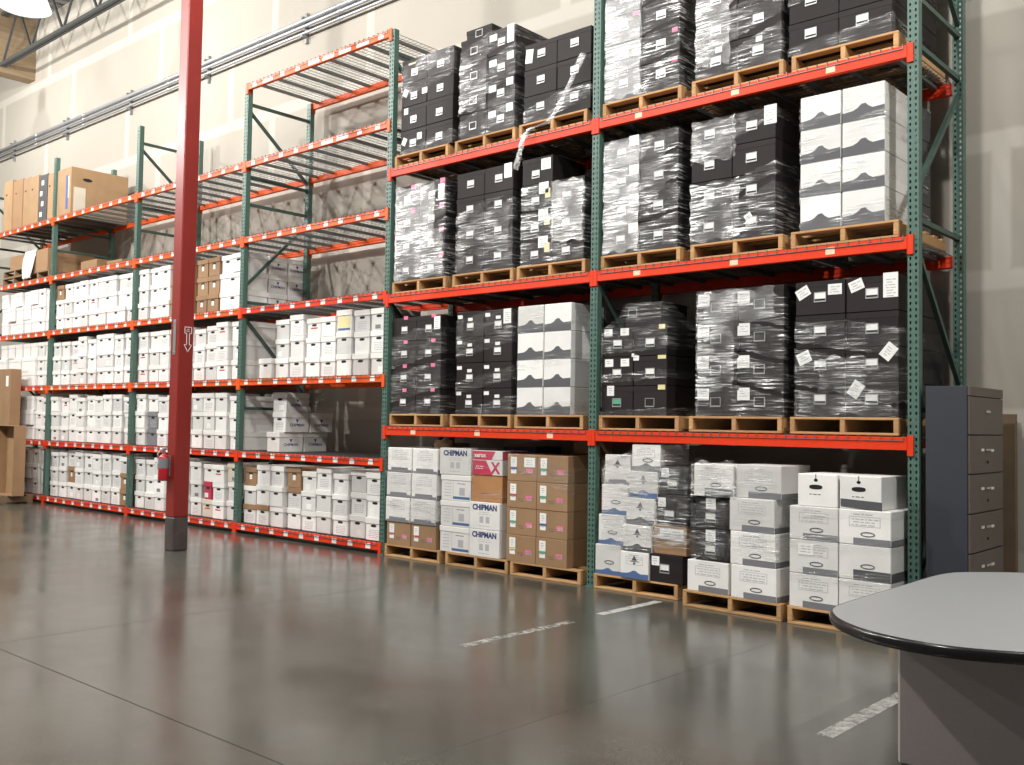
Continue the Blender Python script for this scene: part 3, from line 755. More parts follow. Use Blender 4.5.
FULL = [(0, .27), (.31, .56), (.60, .86), (.89, 1.145)]
rA = lambda i: [(.14, .62, *sq), (.84, .68, *sq)]
black_load(1, 'C', dx=.07, w=.44, patch=[(.3, .95, .95, 1.14, 1.5, .1)], stick={(0, 1): [(.2, .82, .07, .075)], (0, 0): [(.15, .55, .07, .09, 'paper', .5), (.75, .65, .08, .08)], (0, 2): [(.16, .62, .08, .09, 'paper', .5), (.92, .5, .09, .07)], (0, 3): [(.4, .8, .12, .02, 'yellow_paper')]},
           holder=(.5, .42), wraps=[(0, .10), (.75, 1.14)], milk=.35, slope=.15)
black_load(2, 'C', dx=.04, w=.415, patch=[(.0, .5, .3, .9, 1.2, .08)], stick={(1, i): [(.2, .72, .11, .075), (.82, .84 if i < 3 else .7, .10, .085 if i < 3 else .2)] for i in range(4)}, holder=(.5, .48), wraps=[(0, .34), (.45, .80), (.88, 1.14)], milk=.55, slope=.35, cards={(0, i): None for i in range(4)})
for r_ in range(1):
    t = load_thing('storage_box', LX[1]+.06, .12, TZ['C']+PH+4*(HB+.001), f'black file box alone on top of {where(2, "C")}'); black_box(t, .40, .14, .5, (.5, .5), False)
black_load(3, 'C', dx=.04, w=.445, grid={0: 3, 1: 3}, stick={(0, 2): [(.14, .55, .10, .15, 'paper', .12)]}, holder=(.52, .55), wraps=[(0.02, .25)], milk=.9, slope=.25,
           tail=(.035, (-3.28, -.02, 5.36), (-3.45, -.04, 5.05), (-3.62, -.05, 4.80), (-3.72, -.05, 4.72), (-3.95, -.06, 4.70), (-4.03, -.07, 4.62), (-4.08, -.07, 4.45), (-4.14, -.06, 4.30)))
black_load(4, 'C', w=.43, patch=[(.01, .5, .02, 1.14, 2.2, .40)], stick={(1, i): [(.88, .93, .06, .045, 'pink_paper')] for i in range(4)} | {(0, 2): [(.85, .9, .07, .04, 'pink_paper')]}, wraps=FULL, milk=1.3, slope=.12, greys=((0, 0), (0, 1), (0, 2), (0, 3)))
black_load(5, 'C', dx=.02, w=.425, patch=[(.0, .42, .1, 1.14, 2.0, .25)], stick={(1, 0): [(.5, .85, .06, .05)], (0, 0): [(.55, .85, .07, .05)]}, holder=(.48, .5), wraps=[(0, .22), (.30, .6), (.66, 1.14)], milk=.7, slope=.3)
black_load(6, 'C', dx=-.05, w=.445, holder=(.45, .6), wraps=[(.0, .12), (.5, .62), (.9, 1.14)], milk=.5, slope=.1)
black_load(1, 'B', dx=.02, w=.42, patch=[(.0, .98, .02, .55, 2.0, .22), (.0, .8, .5, 1.12, 2.2, .34)], stick={(1, i): [(.86, .92, .075, .06, 'pink_paper')] + ([(.82, .5, .10, .17)] if i == 3 else []) for i in range(4)} | {(0, 2): [(.7, .9, .08, .05, 'pink_paper')], (0, 3): [(.7, .9, .08, .05, 'pink_paper')]}, holder=(.45, .42), wraps=FULL, milk=1.5, slope=.3)
black_load(2, 'B', dx=.02, w=.425, patch=[(.05, .95, .2, .7, .9, .05)], stick={(1, 3): [(.82, .75, .11, .16)]}, holder=(.5, .52), wraps=[(0, .30), (.36, .62), (.70, .80)], milk=.6, slope=.35)
black_load(3, 'B', dx=.03, w=.42, patch=[(.5, .99, .2, .84, 2.2, .30)], grid={0: 4, 1: 3}, stick={(0, i): [(.72, .82, .13, .12, 'paper'), (.85, .60, .07, .10, 'yellow_paper')] for i in range(3)} | {(0, 3): [(.78, .7, .13, .12)]}, holder=(.45, .38), wraps=[(0, .2), (.24, .52), (.55, .85)], milk=1.1, slope=-.12)
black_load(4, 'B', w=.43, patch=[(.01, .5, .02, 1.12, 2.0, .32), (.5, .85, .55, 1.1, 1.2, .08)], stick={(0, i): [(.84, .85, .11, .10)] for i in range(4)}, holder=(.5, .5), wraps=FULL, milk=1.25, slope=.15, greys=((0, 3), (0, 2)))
black_load(5, 'B', dx=-.02, w=.42, patch=[(.0, .6, .02, .55, 2.0, .12), (.02, .55, .75, 1.13, 1.8, .16)], stick={(1, 3): [(.88, .75, .12, .17)], (1, 0): [(.4, .62, .07, .10, 'paper', -.5)]}, holder=(.45, .52), wraps=[(0, .33), (.40, .52), (.90, 1.14)], milk=.9, slope=.35)
black_load(1, 'A', w=.415, stick={(c, i): [(.55 if c == 0 else .7, .98, .07, .04, 'pink_paper')] + ([(.84, .68, .10, .15)] if (c, i) == (1, 3) else []) for c in (0, 1) for i in range(4)}, holder=(.5, .48), wraps=[(0, .15), (.22, .55), (.62, 1.0)], milk=.45, slope=.2)
black_load(2, 'A', dx=.06, w=.415, stick={(c, i): [(.12, .82, .075, .04), (.5, .70, .07, .035)] + ([(.82, .72, .11, .16)] if (c, i) == (1, 3) else []) for c in (0, 1) for i in range(4)}, holder=(.5, .42), wraps=[(0, .12), (.3, .44), (.7, 1.14)], milk=.45, slope=.2)
black_load(4, 'A', grid={0: 3, 1: 3}, w=.378, stick={(0, 2): [(.2, .85, .10, .07), (.72, .85, .10, .07)], (0, 1): [(.25, .80, .10, .075), (.75, .8, .10, .075)], (0, 0): [(.3, .85, .085, .1)], (1, 2): [(.85, .95, .07, .045, 'yellow_paper')], (1, 1): [(.85, .95, .09, .035, 'yellow_paper'), (.05, 1.18-.2, .085, .07)], (1, 0): [(.85, .95, .08, .045, 'yellow_paper')]},
           holder=(.5, .44), cards={(0, 0): 'green', (1, 0): None}, wraps=[(0, .06), (.34, .42), (.62, .84)], milk=.55, slope=.05, tent=(-2.84, -2.40, .12, .6, 1.10, .84))
t = load_thing('storage_box', -2.83, .13, TZ['A']+PH+3*(HB+.001), 'black file box perched alone under film, fourth pallet from left, third tier'); black_box(t, .42, .24, .46, (.2, .6), False)
black_load(5, 'A', dx=.05, w=.428, patch=[(.02, .45, .25, 1.12, 1.6, .10), (.1, .9, .85, 1.13, 1.2, .16)], stick={(c, i): [(.16 if c == 0 else .1, .70, .12, .11)] for c in (0, 1) for i in range(4)}, holder=(.46, .45), cards={(c, i): None for c in (0, 1) for i in range(4)}, wraps=FULL, milk=.75, slope=-.25, jitter=.006)
black_load(6, 'A', dx=.025, w=.432, patch=[(.05, .95, .02, .2, 1.2, .06), (.25, .7, .2, .5, 1.4, .05)], stick={(0, 3): [(.15, .68, .12, .09, 'paper', -.5), (.80, .72, .12, .09)], (1, 3): [(.2, .78, .12, .09, 'paper', -.35), (.85, .72, .12, .2)], (0, 1): [(.17, .75, .12, .10, 'paper', -.4)], (1, 1): [(.82, .85, .10, .13, 'paper', .7)], (1, 0): [(.2, .8, .10, .13, 'paper', .6)]},
           holder=(.5, .52), wraps=[(0, .16), (.20, .50), (.56, .80)], milk=.5, slope=-.18, jitter=.008)

# ---- white printed loads on the rack
def printed_load(p, tr, wraps, milk, slope=.1, n=4, h=.288):
    x = LX[p-1]; y = .03; z = TZ[tr]
    pallet(x-.01, y, z, f'wooden pallet under white printed boxes, {where(p, tr)}')
    zt = z+PH; w = .358; x += .0 if p == 3 else .06
    for c in (0, 1):
        for i in range(n):
            t = load_thing('storage_box', x+.01+c*(w+.012), y+.012, zt+i*(h+.001), f'white box with dark band, {["left", "right"][c]} column, {lay(i)} layer up, {where(p, tr)}')
            printed_box(t, w, h, .56, 'dark_print', .105, 'bump', False, 0)
            if c == 1:
                t = load_thing('storage_box', x+.01+c*(w+.012), y+.012+.58, zt+i*(h+.001), f'white box, rear row, {lay(i)} layer up, {where(p, tr)}')
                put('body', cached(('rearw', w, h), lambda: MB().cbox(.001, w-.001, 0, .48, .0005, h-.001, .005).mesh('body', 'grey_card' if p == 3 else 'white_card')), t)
    film(x+.01, x+.01+2*w+.012, y+.012, y+1.06, zt, wraps, slope, milk, f'clear stretch film round white boxes, {where(p, tr)}', p*11)
printed_load(3, 'A', [(0, .12), (.5, .62), (.9, 1.15)], .5)
printed_load(6, 'B', [(0, .14), (.3, .52), (.66, .86), (.95, 1.15)], .7, .2)

# ---- floor loads
def fpal(p, lab, w=.92, rz=0): pallet(LX[p-1]-.01, FY[p], 0, f'wooden pallet on the floor under {lab}', w, 1.12, rz)
# 1: brown cartons below, white boxes above
fpal(1, 'white boxes over brown cartons', .94)
for c in (0, 1):
    x = LX[0]+.01+c*.425
    t = load_thing('carton', x+.005, .01, PH, f'brown carton, {["left", "right"][c]} one below white boxes, first floor pallet'); brown_carton(t, .415, .27, .56, 'red_paper')
    for i in range(3):
        t = load_thing('storage_box', x-.012+.008*c+.006*i, .0+.004*i, PH+.271+i*.292, f'white box with grey notched band, {["left", "right"][c]} column, {lay(i+1)} layer up, first floor pallet')
        printed_box(t, .42, .29, .56, 'grey_print', .055, 'shoulder', False, 4, wrap=True)
film(LX[0]+.0, LX[0]+.86, -.004, .58, PH+.27, [(.02, .3), (.36, .62), (.66, .88)], .05, .5, 'clear stretch film round white boxes over brown cartons', 5)
t = load_thing('carton', -6.02, .62, 0.0, 'tall narrow brown carton standing behind first floor pallet boxes')
t.location = (-6.0, .60, PH); put('body', MB().cbox(0, .32, 0, .3, 0, 1.20, .004).mesh('body', 'tan_card'), t); put('flap', MB().cbox(.01, .31, .01, .022, 1.195, 1.235, .002).mesh('flap', 'tan_card'), t)
# 2: mixed white boxes
fpal(2, 'mixed white moving boxes', .94)
xl = LX[1]-.13
xl = -5.28; LX2 = xl
for i in range(3):
    t = load_thing('storage_box', xl+.004*i, .02, PH+i*.288, f'white lined box with blue stripe, {lay(i)} layer up, left column, second floor pallet'); form_box(t, .47, .287, .5)
t = load_thing('moving_box', xl-.01, .015, PH+3*.288+.001, 'white moving box with blue lettering, top of left column, second floor pallet', .03); chip_box(t, .48, .30, .46)
for i in range(2):
    t = load_thing('moving_box', xl+.49, .0, PH+i*.296, f'white moving box with blue lettering, {lay(i)} layer up, right column, second floor pallet'); chip_box(t, .45, .295, .5)
t = load_thing('carton', xl+.49, .03, PH+2*.296, 'plain orange-brown carton between red paper carton and moving boxes'); put('body', MB().cbox(0, .45, 0, .5, .001, .29, .004).mesh('body', 'orange_card'), t)
put('writing', scribble(21, .16, 1, 'dark_print'), t, (.22, 0, .09)); put('tape', MB().box(.448, .4515, .1, .16, .10, .22).mesh('tape', 'paper'), t)
def xcarton(z, h, lab, big):
    t = load_thing('paper_carton', xl+.505, .02, z, lab); w = .44
    put('body', MB().cbox(0, w, 0, .42, .001, h, .004).mesh('body', 'white_card'), t)
    if big:
        put('red_panel', MB().plate([(.003, .005), (.30, .005), (.20, h-.005), (.003, h-.005)], 0, .0012).mesh('red_panel', 'red_print'), t)
        put('lettering', text_mesh('X', .17, 'red_print', .006), t, (.34, -.001, h*.46), (HALF, 0, 0))
        put('writing', scribble(22, .13, 2, 'paper'), t, (.10, -.0014, h*.55))
    else:
        put('red_panel', MB().plate([(.003, .003), (.28, .003), (.34, h-.004), (.003, h-.004)], 0, .0012).mesh('red_panel', 'red_print'), t)
        put('side_panel', MB().box(w-.0005, w+.0008, .004, .416, .004, h-.004).mesh('side_panel', 'red_print'), t)
        put('lettering', text_mesh('xerox', .07, 'paper', .001), t, (.11, -.002, h*.5), (HALF, 0, 0))
xcarton(PH+2*.296+.291, .165, 'white paper carton with red panel and large red X', True)
xcarton(PH+2*.296+.457, .10, 'flat red and white paper carton on top of stack', False)
film(xl+.47, xl+.96, .0, .52, PH+2*.296, [(.02, .12), (.36, .55)], .1, .3, 'clear stretch film round the red paper cartons', 15)
t = load_thing('carton', 0, 0, 0, 'dark blue carton standing behind the mixed moving boxes'); t.location = (-4.85, .60, PH); put('body', MB().cbox(0, .5, 0, .45, 0, 1.19, .004).mesh('body', 'navy_print'), t); put('flap', MB().cbox(0.02, .48, .01, .02, 1.185, 1.215, .002).mesh('flap', 'brown_card'), t)
# 3: brown cartons
fpal(3, 'brown cartons', .94)
xl = -4.245; ST = [['yellow_paper', 'green_paper', 'red_paper', 'blue_paper'], ['green_paper', 'blue_paper', 'green_paper', 'green_paper']]
for c in (0, 1):
    for i in range(4):
        t = load_thing('carton', xl+c*.412, .0+.004*(i % 2), PH+i*.282, f'brown carton, {["left", "right"][c]} column, {lay(i)} layer up, third floor pallet'); brown_carton(t, .41, .281, .56, ST[c][i])
        if c == 0 and i == 3: sticker(t, .31, .20, .15, .10)
        if c == 1:
            t = load_thing('carton', xl+c*.412, .57, PH+i*.282, f'brown carton, rear row, {lay(i)} layer up, third floor pallet'); brown_carton(t, .41, .281, .5, stick=False)
film(xl, xl+.822, .0, 1.06, PH, [(.86, 1.13)], -.3, .45, 'clear stretch film round top brown cartons, third floor pallet', 25)
t = load_thing('carton', 0, 0, 0, 'narrow tan carton standing on top of the brown cartons'); t.location = (-3.80, .60, PH+4*.282+.001); put('body', MB().cbox(0, .27, 0, .3, 0, .17, .004).mesh('body', 'tan_card'), t); put('flap', MB().cbox(.0, .27, -.03, -.02, .01, .17, .002).mesh('flap', 'tan_card'), t)
# 4: leaning mixed boxes
fpal(4, 'leaning blue-banded and black boxes', .96)
yb = FY[4]; xl = -3.06
for i in range(4):
    t = load_thing('storage_box', xl+.026*i, yb+.01+.012*i, PH+i*.291, f'white box with blue band, left column, {lay(i)} layer up, fourth floor pallet', -.01); printed_box(t, .305, .29, .5, 'blue_print' if i < 3 else 'grey_print', .05, 'bump' if i < 3 else 'shoulder', i < 3, 0, emblem=(i == 3))
for i in range(5):
    t = load_thing('storage_box', xl+.314+.024*i, yb-.012+.01*i, PH+i*.254, f'white box with tree emblem, middle column, {lay(i)} layer up, fourth floor pallet', -.01); printed_box(t, .325, .253, .5, ['blue_print', 'dark_print', 'dark_print', 'blue_print', 'grey_print'][i], .06, 'bump', i == 4, 3 if i in (0, 4) else 0, emblem=i < 4)
z = PH
for i, (k, h) in enumerate((('black', .26), ('brown', .265), ('black', .285), ('black', .27))):
    t = load_thing('carton' if k == 'brown' else 'storage_box', xl+.648+.024*i, yb+.0+.012*i, z, f'{k} box, right column, {lay(i)} layer up, leaning fourth floor pallet load', -.012)
    if k == 'brown': put('body', MB().cbox(0, .36, 0, .5, .001, h-.001, .004).mesh('body', 'brown_card'), t); sticker(t, .20, .19, .26, .10)
    else: black_box(t, .355, h, .5, (.45, .5) if i == 0 else (.4, .35)); sticker(t, .06, h*.75, .085, .085)
    z += h+.001
film(xl+.09, xl+1.07, yb-.005, yb+.60, PH+.27, [(.02, .22), (.27, .5), (.56, .8)], .10, .75, 'clear stretch film round leaning mixed boxes, fourth floor pallet', 35, tent=(-2.62, -2.35, .02, .5, 1.0, .82), patch=[(.02, .55, .02, .8, 1.5, .10), (.55, .98, .1, .8, 1.4, .04)])
# 5: white printed boxes with two black ones (pallet set slightly askew)
A5 = -0.045; OX, OY = -1.945, -.205
def at5(x, y): return OX+x*math.cos(A5)-y*math.sin(A5), OY+x*math.sin(A5)+y*math.cos(A5)
pallet(OX, OY, 0, 'wooden pallet on the floor under white printed boxes with two black ones', .965, 1.1, A5)
def box5(x, y, z, lab): return load_thing('storage_box', *at5(x, y), z, lab, A5)
printed_box(box5(.035, .02, PH, 'white printed box under two black boxes, fifth floor pallet'), .42, .272, .5, 'grey_print', .05)
for i in (1, 2):
    t = box5(.095, .05, PH+.273+(i-1)*.281, f'black file box, {["lower", "upper"][i-1]} of two between white boxes, fifth floor pallet'); black_box(t, .35, .28, .5, (.45, .35)); sticker(t, .16, .22, .10, .10)
printed_box(box5(.09, .03, PH+.273+2*.281, 'white printed box on two black boxes, fifth floor pallet'), .40, .285, .5, 'dark_print', .07, 'plain')
for i in range(4):
    printed_box(box5(.47+(.045 if i == 3 else .01*(2-i)), .005+(.03 if i == 3 else 0), PH+i*.283, f'white printed box, right column, {lay(i)} layer up, fifth floor pallet'), .43, .282, .5, 'grey_print', .05, wrap=True)
o = film(.09, .93, .0, .54, 0, [(.02, .26), (.32, .52), (.58, .84)], .08, .6, 'clear stretch film round white and black boxes, fifth floor pallet', 45, patch=[(.0, .55, .55, .85, 1.8, .15), (.0, .42, .02, .5, 1.2, .05)])
cx_, cy_ = at5(.51, .27); o.location = (cx_, cy_, PH+.29); o.rotation_euler = (0, 0, A5)
# 6: white printed boxes, two open-handled on top
pallet(-.925, -.25, 0, 'wooden pallet on the floor under white printed boxes partly behind table', .868, 1.12)
yb = -.25; xl = -.912
for c in (0, 1):
    for i in range(3):
        t = load_thing('storage_box', xl+.0+c*.418, yb+.008, PH+i*.273, f'white printed box, {["left", "right"][c]} column, {lay(i)} layer up, sixth floor pallet'); printed_box(t, .412, .272, .54, 'dark_print' if (c, i) == (1, 1) else 'grey_print', .075 if (c, i) == (1, 1) else .05, lines=0 if (c, i) == (1, 1) else 4, wrap=(c == 1))
        if (c, i) == (0, 1): sticker(t, .14, .20, .13, .09)
t = load_thing('storage_box', xl+.065, yb+.02, PH+3*.273, 'plain white box with dark handle hole, left one on sixth floor pallet'); plain_white(t, .335, .262, .5)
t = load_thing('storage_box', xl+.418, yb+.02, PH+3*.273, 'plain white box with dark handle hole and dark band, right one on top'); plain_white(t, .335, .262, .54, band=True)
film(xl-.0, xl+.832, yb+.005, yb+.56, PH, [(0.22, .32), (.48, .60), (.74, .82)], .04, .5, 'clear stretch film bands round white boxes, sixth floor pallet', 55)

# ------------------------------------------------------------------ upper left shelves
ZL1 = LEFT['L1']+DZ; x = -18.05
for i, (w, h, m, lab) in enumerate(((.42, 1.02, 'tan_card', 'tall tan carton standing on high shelf, farthest left'), (.46, .98, 'brown_card', 'tall brown carton on high shelf, second from left'), (.34, .96, 'tan_card', 'tall tan carton on high shelf, third from left'),
        (.40, .93, 'tan_card', 'tall tan carton on high shelf beside the wrapped dark carton'), (.36, .90, 'grey_card', 'dark wrapped carton with white stickers on high shelf'), (.24, .88, 'tan_card', 'narrow tan carton on high shelf behind green post'))):
    t = thing('carton', lab, 'carton', (x+.005, .04+.01*(i % 3), ZL1), 0, 'cartons on the high shelf')
    put('body', MB().cbox(0, w-.01, 0, 1.0, 0, h, .004).mesh('body', m), t); put('top_flap', MB().box(.01, w*.5-.006, .01, .99, h, h+.006).box(w*.5, w-.02, .01, .99, h, h+.006).mesh('top_flap', m), t)
    if m == 'grey_card':
        for k in range(4): sticker(t, .1+.06*(k % 2), .15+.2*k, .10, .09)
    else: put('hand_hole', MB().plate([(-.03, 0), (.03, 0), (.03, .03), (-.03, .03)], 0, .001).mesh('hand_hole', 'hole_dark'), t, (w*.3, 0, h*.72))
    x += w+.004
t = thing('carton', 'large tan carton with oval handle hole and colour label, right end of high shelf', 'carton', (-15.565, .03, ZL1), 0, 'cartons on the high shelf'); 
put('body', MB().cbox(0, .56, 0, 1.08, 0, .86, .005).mesh('body', 'tan_card'), t)
put('top_flap', MB().box(.01, .275, .01, 1.07, .86, .866).box(.282, .55, .01, 1.07, .86, .866).mesh('top_flap', 'tan_card'), t)
put('hand_hole', MB().plate([(.09*math.cos(2*math.pi*i/14), .03*math.sin(2*math.pi*i/14)) for i in range(14)], 0, .002).mesh('hand_hole', 'hole_dark'), t, (.562, .30, .66), (0, 0, HALF))
put('label', rect(.36, .45, .1, .72, 'blue_paper'), t); put('label', rect(.45, .49, .3, .7, 'yellow_paper'), t)
put('patch', MB().plate([(0, .02), (.22, .02), (.22, .50), (0, .50)], 0, .004).mesh('patch', 'cream_card'), t, (.562, .05, 0), (0, 0, HALF))
ZL2 = LEFT['L2']+DZ
pallet(-18.0, .05, ZL2, 'old wooden pallet on dim shelf, lowest of leftmost pile', m='old_wood', w=1.05, group='old pallets on the dim shelf')
pallet(-17.98, .06, ZL2+.144, 'old wooden pallet on dim shelf, second of leftmost pile', m='old_wood', w=1.05, group='old pallets on the dim shelf')
pallet(-16.85, .05, ZL2, 'old wooden pallet on dim shelf under hanging plastic', m='old_wood', w=1.0, group='old pallets on the dim shelf')
for i, (x, y, w, d, h, lab) in enumerate(((-17.9, .15, .75, .8, .30, 'low brown carton on the leftmost pile of old pallets'), (-16.75, .06, .8, .9, .42, 'brown carton under the hanging plastic sheet'), (-15.2, .35, .62, .7, .26, 'low brown carton on dim shelf, right of green post'), (-14.5, .5, .55, .6, .22, 'small brown carton deep on dim shelf'))):
    z = ZL2+(.288 if i == 0 else .144 if i == 1 else 0)
    t = thing('carton', lab, 'carton', (x, y, z), .0, 'cartons on the dim shelf'); put('body', MB().cbox(0, w, 0, d, 0.001, h, .004).mesh('body', 'brown_card'), t); put('tape', MB().box(w*.46, w*.54, 0, d, h, h+.001).mesh('tape', 'tan_card'), t)
b = MB(); n = 9
prof = [(.50, .43), (.25, .44), (.02, .435), (-.03, .40), (-.05, .25), (-.06, .05), (-.07, -.12)]
for j, (yy, zz) in enumerate(prof):
    for i in range(n):
        f = i/(n-1); b.v.append((.05+.5*f*(1-.25*j/6)+.03*j/6, yy+.03*math.sin(i*2.1+j) * (1 if j > 2 else 0.0), zz+(.02 if j > 2 else .01)))
for j in range(len(prof)-1):
    for i in range(n-1): a = j*n+i; b.f.append((a, a+n, a+n+1, a+1))
o = put('plastic_sheet', b.mesh('plastic_sheet', 'plastic_sheet', True), None, (-16.95, .06, ZL2+.144)); tag(o, 'crumpled pale plastic sheet hanging over brown carton on dim shelf', 'plastic sheet')

# ------------------------------------------------------------------ cardboard at far left floor
pallet(-17.3, -1.07, 0, 'wooden pallet on the floor under upright cardboard, far left', w=1.4, d=1.0, m='old_wood', group='wooden pallets')
t = thing('carton', 'open tall cardboard tray leaning at far left floor', 'carton', (-16.55, -.52, PH), 0)
put('back_panel', MB().cbox(0, .84, .20, .212, 0, 1.27, .003).mesh('back_panel', 'tan_card'), t)
put('side_panel', MB().cbox(.828, .84, 0, .20, 0, 1.27, .003).mesh('side_panel', 'brown_card'), t); put('side_panel', MB().cbox(0, .012, 0, .20, 0, 1.27, .003).mesh('side_panel', 'brown_card'), t)
put('top_panel', MB().cbox(.012, .828, 0, .20, 1.258, 1.27, .003).mesh('top_panel', 'brown_card'), t); put('bottom_panel', MB().cbox(.012, .828, 0, .20, 0, .012, .003).mesh('bottom_panel', 'brown_card'), t)
t = thing('carton', 'tall flat brown carton standing behind open cardboard tray, far left', 'carton', (-17.35, -.29, PH), 0)
put('body', MB().cbox(0, .80, 0, .20, 0, 2.33, .005).mesh('body', 'brown_card'), t); put('label', rect(.60, .72, 2.0, 2.2, 'paper'), t); put('tape', MB().box(.37, .43, -.001, 0, .02, 2.3).mesh('tape', 'tan_card'), t)

# ------------------------------------------------------------------ red column with signs and extinguisher
CX, CY, CS = -8.213, -1.555, 0.099
t = thing('steel_column', 'square red painted steel column standing on the warehouse floor', 'column', (CX, CY, 0))
put('shaft', MB().cbox(-CS, CS, -CS, CS, .40, ZC, .012).mesh('shaft', 'column_red'), t)
put('painted_base', MB().cbox(-CS-.001, CS+.001, -CS-.001, CS+.001, 0, .402, .012).mesh('painted_base', 'column_base_paint'), t)
o = put('sign_plate', MB().cbox(-.032, .032, -.006, 0, 0, .43, .002).mesh('sign_plate', 'strut_steel'), None, (CX+.0, CY-CS-.001, 2.36)); tag(o, 'narrow vertical red plate bolted on left face of column', 'sign')
bm = MB().tube([(0, -.012, 0), (0, -.004, 0)], .010, 8).mesh('bolt', 'chrome')
for z in (.03, .40): put('bolt', bm, o, (0, 0, z))
def arrow():
    b = MB(); w = .009
    out = [(-.045, .30), (.045, .30), (.045, .225), (.018, .225), (.018, .085), (.05, .085), (0, 0), (-.05, .085), (-.018, .085), (-.018, .225), (-.045, .225)]
    n = len(out)
    for i in range(n):
        a = Vector(out[i]); c = Vector(out[(i+1) % n]); d = (c-a).normalized(); nr = Vector((-d.y, d.x))*w/2; a -= d*w*.4; c += d*w*.4
        b.plate([tuple(a-nr), tuple(c-nr), tuple(c+nr), tuple(a+nr)], 0, .0012)
    return b.mesh('arrow_outline', 'paper')
o = put('arrow_sticker', arrow(), None, (CX+CS+.001, CY+.02, 2.40), (0, 0, HALF)); tag(o, 'white outlined downward arrow sticker on red column', 'sticker')
put('writing', scribble(30, .05, 2, 'paper'), o, (0, 0, .27))
t = thing('fire_extinguisher', 'small red fire extinguisher hung on left face of red column', 'fire extinguisher', (CX-.035, CY-CS-.075, .84))
put('cylinder', MB().lathe([(0.001, 0), (.055, 0), (.062, .012), (.062, .27), (.05, .30), (.02, .32), (.001, .32)], 20).mesh('cylinder', 'extinguisher_red', True), t)
put('label', MB().lathe([(.0628, .15), (.0632, .16), (.0632, .26), (.0628, .268)], 20).mesh('label', 'grey_print', True), t)
put('valve', MB().lathe([(.02, .32), (.02, .36), (.028, .365), (.028, .39), (.001, .40)], 12).box(-.06, .03, -.01, .01, .385, .40).box(-.06, .02, -.01, .01, .355, .365).mesh('valve', 'chrome'), t)
put('gauge', MB().tube([(0, -.03, .375), (0, -.045, .375)], .02, 12).mesh('gauge', 'hose_white', True), t)
put('hose', MB().tube([(0, 0, .375), (-.05, -.02, .36), (-.085, -.03, .32), (-.09, -.03, .24), (-.07, -.03, .14)], .010, 8).mesh('hose', 'hose_white', True), t)
put('bracket', MB().box(-.03, .03, .058, .074, .05, .30).mesh('bracket', 'strut_steel'), t)

# ------------------------------------------------------------------ filing cabinet and panel beside the rack
FX0, FX1, FYA, FYB, FH = 0.092, 0.419, 0.0, 0.852, 1.932
t = thing('filing_cabinet', 'tall blue-grey lateral filing cabinet with taupe drawers beside the rack', 'filing cabinet', (0, 0, 0))
put('body', MB().cbox(FX0, FX1-.02, FYA, FYB, 0.0, FH, .004).mesh('body', 'cabinet_blue_grey'), t)
put('top_rail', MB().cbox(FX1-.021, FX1, FYA+.004, FYB-.004, FH-.075, FH-.002, .003).mesh('top_rail', 'cabinet_taupe'), t)
put('plinth', MB().box(FX1-.021, FX1-.008, FYA+.01, FYB-.01, 0, .07).mesh('plinth', 'cabinet_taupe'), t)
dh = (FH-.075-.07)/6
hm = MB().box(0, .012, -.055, .055, -.008, .008).mesh('handle', 'chrome'); lmh = MB().box(0, .006, -.03, .03, -.01, .01).mesh('label_holder', 'paper'); km = MB().tube([(0, 0, 0), (.006, 0, 0)], .012, 10).mesh('keyhole', 'hole_dark')
for i in range(6):
    z0 = .07+i*dh
    d = put('drawer', MB().cbox(0, .018, FYA+.006, FYB-.006, .005, dh-.005, .003).mesh('drawer', 'cabinet_taupe'), t, (FX1-.019, 0, z0))
    put('handle', hm, d, (.018, .42, dh*.62))
    if i < 5: put('label_holder', lmh, d, (.018, .30, dh*.62)); put('label_holder', lmh, d, (.018, .55, dh*.60)); put('keyhole', km, d, (.018, .43, dh*.30))
t = thing('wood_panel', 'tall narrow brown panel standing against the wall behind filing cabinet', 'panel', (.18, 1.20, 0)); put('panel', MB().cbox(0, .24, 0, .03, 0, 1.74, .004).mesh('panel', 'panel_wood'), t, (0, 0, 0)); put('batten', MB().cbox(.20, .24, .03, .06, 0, 1.74, .003).mesh('batten', 'panel_wood'), t)

# ------------------------------------------------------------------ conference table
TX, TY, TA, TB = 1.42, -2.44, 0.705, 1.43
t = thing('conference_table', 'grey laminate table with black rounded edge, right foreground', 'table', (TX, TY, 0))
OUT = [(.765, -3.05), (.767, -2.5), (.765, -1.9), (.785, -1.68), (.85, -1.53), (1.106, -1.285), (1.42, -1.20), (1.74, -1.285), (2.0, -1.53), (2.06, -1.7), (2.075, -1.95), (2.075, -2.5),
       (2.075, -3.05), (2.05, -3.29), (1.95, -3.45), (1.82, -3.56), (1.69, -3.64), (1.55, -3.705), (1.42, -3.735), (1.25, -3.72), (1.10, -3.665), (.96, -3.56), (.86, -3.44), (.785, -3.28)]
def sup(s):
    """rounded-end outline (measured), moved inward by s"""
    n = len(OUT); pts = []
    for i in range(n):
        p0, p1, p2, p3 = (Vector(OUT[(i+k-1) % n]) for k in range(4))
        for k in range(4):
            u = k/4; pts.append(.5*((2*p1)+(p2-p0)*u+(2*p0-5*p1+4*p2-p3)*u*u+(3*p1-p0-3*p2+p3)*u**3))
    res = []; m = len(pts)
    for i in range(m):
        d = (pts[(i+1) % m]-pts[i-1]).normalized(); nr = Vector((d.y, -d.x))
        q = pts[i]+nr*(s-.012)-Vector((TX, TY)); res.append((q.x, -0+q.y))
    return res[::-1]
